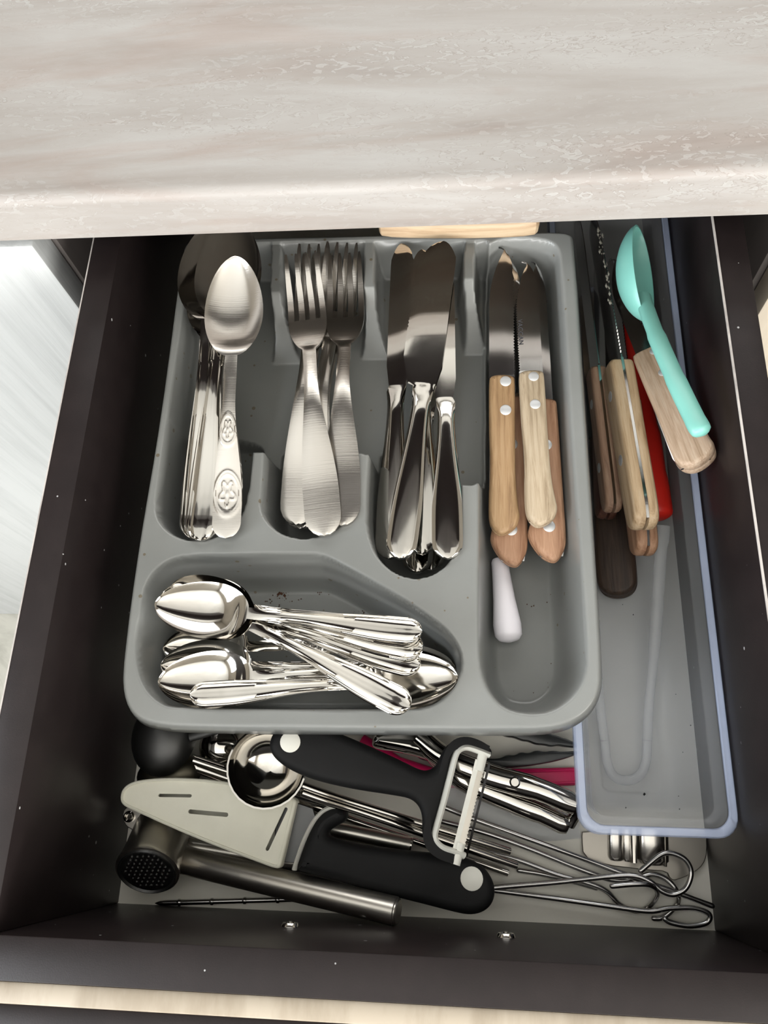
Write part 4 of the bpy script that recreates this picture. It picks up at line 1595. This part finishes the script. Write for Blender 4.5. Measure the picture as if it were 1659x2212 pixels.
# tube-handled tool under the paring knife
base = U(800, 1810, .001)
tb = empty('tube_handle', base, 'short brushed steel tube handle below the scoop bars', 'handle')
a, b = U(690, 1785, .0145), U(886, 1826, .0125)
obj('tube', rel(sweep([a, b], .0042, 18), base), 'steel_satin', tb)
d = (b - a).normalized()
obj('tube_cap', rel(sweep([b, b + d * .0008, b + d * .0012], [.0044, .0044, .0036], 18), base), 'steel', tb)

# nutcracker
base = U(1020, 1680, .002)
nc = empty('nutcracker', base, 'heavy chromed nutcracker lying slantwise under the peeler blade', 'nutcracker')
hd_ = [(800, 1606), (806, 1584), (822, 1572), (880, 1566), (925, 1570), (912, 1592), (930, 1612), (960, 1628), (975, 1650), (940, 1648), (900, 1632), (850, 1622), (808, 1616)]
obj('head', rel(slab(px_outline(hd_, .028, 2), .0165, .028, .004, 3), base), 'steel', nc)
P = [U(905, 1592, .0245), U(960, 1636, .026), U(1060, 1676, .026), U(1160, 1704, .025), U(1243, 1738, .024)]
obj('arm', rel(sweep(catmull(P, 5), [.0062] * 5 + [.0064] * 5 + [.0062] * 5 + [.0058] * 5 + [.005], 16, flat=.8), base), 'steel', nc)
P = [U(935, 1622, .0205), U(1000, 1682, .0185), U(1100, 1728, .017), U(1170, 1756, .017), U(1228, 1784, .016)]
obj('arm', rel(sweep(catmull(P, 5), [.0060] * 5 + [.0062] * 5 + [.0060] * 5 + [.0056] * 5 + [.0044], 16, flat=.8), base), 'steel', nc)
P = [U(1240, 1730, .025), U(1246, 1752, .021), U(1238, 1768, .018), U(1230, 1782, .016)]
obj('end_bridge', rel(sweep(catmull(P, 5), .0030, 12), base), 'steel', nc)
me = lathe([(.0028, 0), (.0028, .0006), (.0020, .0012)], 18)
o = obj('hinge_pin', me, 'steel', nc)
o.location = U(1112, 1690, .0305) - base

# black wavy serving tongs
base = U(1120, 1610, .002)
bt = empty('serving_tongs', base, 'black plastic tongs with wavy jaws pointing under the clear box', 'tongs')
up_ = [(974, 1571), (980, 1583), (1028, 1583), (1050, 1577), (1075, 1580), (1092, 1590), (1112, 1592), (1128, 1599), (1142, 1600), (1158, 1607), (1178, 1608), (1192, 1612), (1206, 1609), (1222, 1612), (1250, 1615), (1250, 1605), (1200, 1587), (1140, 1570), (1060, 1560), (990, 1560)]
lo_ = [(900, 1622), (960, 1634), (1040, 1637), (1078, 1638), (1094, 1630), (1112, 1631), (1124, 1624), (1142, 1627), (1158, 1620), (1176, 1624), (1194, 1621), (1215, 1624), (1250, 1621), (1250, 1629), (1200, 1645), (1130, 1656), (1060, 1660), (980, 1652), (900, 1640)]
obj('jaw', rel(slab(px_outline(up_, .016, 2), .0078, .016, .0012, 2), base), 'black_plastic', bt)
obj('jaw', rel(slab(px_outline(lo_, .0145, 2), .0078, .0145, .0012, 2), base), 'black_plastic', bt)

# pink utensil
base = U(1150, 1685, .001)
pn = empty('spatula', base, 'bright pink silicone spatula under nutcracker and tongs', 'spatula')
pk_ = [(930, 1650), (1000, 1650), (1080, 1662), (1228, 1657), (1250, 1657), (1250, 1696), (1228, 1697), (1150, 1697), (1060, 1700), (990, 1702), (960, 1702), (945, 1690)]
obj('blade', rel(slab(px_outline(pk_, .006, 2), .0012, .006, .0012, 2), base), 'pink', pn)
for (x0, y0), (x1, y1) in (((1092, 1669), (1247, 1662)), ((1190, 1693), (1247, 1690))):
    obj('raised_edge', rel(sweep([U(x0, y0, .0064), U(x1, y1, .0064)], .0007, 8), base), 'pink', pn)
obj('handle', rel(sweep([U(940, 1676, .005), U(860, 1650, .005), U(780, 1600, .005)], .004, 12, flat=.8), base), 'pink', pn)

# clear plastic handle sweeping under the box
base = U(1120, 1780, .001)
cl = empty('clear_spoon', base, 'clear plastic spoon with a curved flat handle under the box corner', 'spoon')
P = [U(938, 1712, .0100), U(985, 1722, .0095), U(1040, 1748, .0080), U(1100, 1782, .0060), U(1170, 1796, .0045), U(1252, 1790, .0040)]
obj('handle', rel(sweep(catmull(P, 6), [.0075] * 6 + [.0070] * 6 + [.0060] * 6 + [.0052] * 6 + [.0048] * 7, 14, flat=.22), base), 'clear_acrylic', cl)

# steel gadget at the right front
base = U(1400, 1840, .0005)
gg = empty('steel_grater', base, 'flat steel kitchen gadget with rolled tubes under the clear box', 'gadget')
pt = [(1258, 1792), (1256, 1812), (1260, 1850), (1300, 1868), (1400, 1880), (1440, 1882), (1448, 1900), (1462, 1902), (1500, 1885), (1520, 1868), (1528, 1842), (1526, 1792)]
obj('plate', rel(slab(px_outline(pt, .0030, 1), .0018, .0030, .0004, 1), base), 'steel_plate', gg)
for x, w_, y1 in ((1331, .0042, 1857), (1356, .0024, 1860), (1410, .0080, 1864)):
    P = [U(x, 1792, .0045), U(x + 1, y1 - 6, .0045), U(x + 1, y1, .0040)]
    obj('tube', rel(sweep(P, [w_, w_, w_ * .8], 16, flat=.55), base), 'steel_brushed', gg)
P = [U(1366, 1792, .0062), U(1368, 1864, .0062)]
obj('spine', rel(sweep(P, [.0020, .0020], 10, flat=1.4), base), 'steel', gg)
P = [U(1436, 1792, .0062), U(1437, 1872, .0062)]
obj('spine', rel(sweep(P, [.0009, .0009], 8, flat=2), base), 'steel', gg)


# skewers with bent loop ends
def skewer(pts, label, r=.00135, notch=True):
    P = catmull([U(*p) for p in pts], 7)
    base = P[len(P) // 2].copy()
    n = len(P)
    rad = [r] * n
    o = obj('skewer', rel(sweep(P, rad, 10, round_ends=True), base), 'wire', loc=base, label=label, cat='skewer', group='wire skewers with looped ends')
    return o


skewer([(1010, 1926, .0125), (1073, 1917, .0125), (1200, 1906, .011), (1320, 1893, .013), (1372, 1892, .014), (1405, 1905, .0145), (1430, 1925, .0145), (1456, 1932, .0145), (1482, 1918, .0150), (1493, 1885, .0155), (1480, 1857, .0160), (1450, 1843, .0160), (1425, 1848, .0160), (1384, 1881, .0160)],
       'wire skewer with the open round loop furthest right and back')
skewer([(1000, 1915, .0070), (1073, 1924, .0068), (1200, 1941, .0066), (1320, 1958, .0066), (1400, 1968, .0068), (1448, 1962, .0065), (1500, 1962, .0065), (1532, 1975, .0065), (1526, 1993, .0060), (1490, 2000, .0062), (1450, 1993, .0060), (1436, 1985, .0060)],
       'wire skewer nearest the front board with a flat oval loop')
skewer([(945, 1738, .0170), (1010, 1764, .0160), (1100, 1797, .0150), (1200, 1833, .0140), (1290, 1866, .0105), (1380, 1900, .0095), (1450, 1924, .0090), (1520, 1950, .0085), (1538, 1957, .0085)],
       'wire skewer pointing into the right front corner of the drawer')
skewer([(945, 1772, .0085), (1050, 1800, .0080), (1150, 1836, .0075), (1260, 1880, .0070), (1330, 1902, .0062), (1380, 1895, .0060), (1410, 1889, .0058), (1440, 1900, .0058), (1462, 1925, .0062), (1464, 1950, .0032), (1445, 1972, .0022), (1428, 1983, .0017), (1412, 1984, .0017)],
       'wire skewer whose loop passes behind the two front loops')
skewer([(960, 1820, .0060), (1100, 1852, .0060), (1200, 1888, .0058), (1270, 1908, .0055), (1310, 1925, .0046), (1340, 1955, .0024), (1375, 1968, .0024), (1402, 1958, .0028), (1420, 1930, .0105), (1405, 1912, .0170), (1370, 1910, .0185), (1322, 1914, .0185)],
       'wire skewer with its open hook in the middle of the loops')
skewer([(1120, 1880, .0016), (1170, 1888, .0016), (1230, 1902, .0016), (1288, 1918, .0016)], 'short straight wire skewer tip under the looped ends')
# notched skewer along the front board
a, b = U(335, 1951, .0018), U(700, 1941, .0026)
base = (a + b) / 2
nk = empty('notched_skewer', base, 'thin notched metal skewer lying along the front board', 'skewer')
d = b - a
obj('shaft', rel(sweep([a, a + d * .03, a + d * .06, b], [.0002, .0012, .0014, .0013], 10), base), 'wire', nk)
for t in (.145, .34, .535, .73):
    c = a + d * t
    u = d.normalized()
    obj('notch_bead', rel(sweep([c - u * .0012, c - u * .0005, c + u * .0005, c + u * .0012], [.0013, .0018, .0018, .0013], 10), base), 'wire', nk)
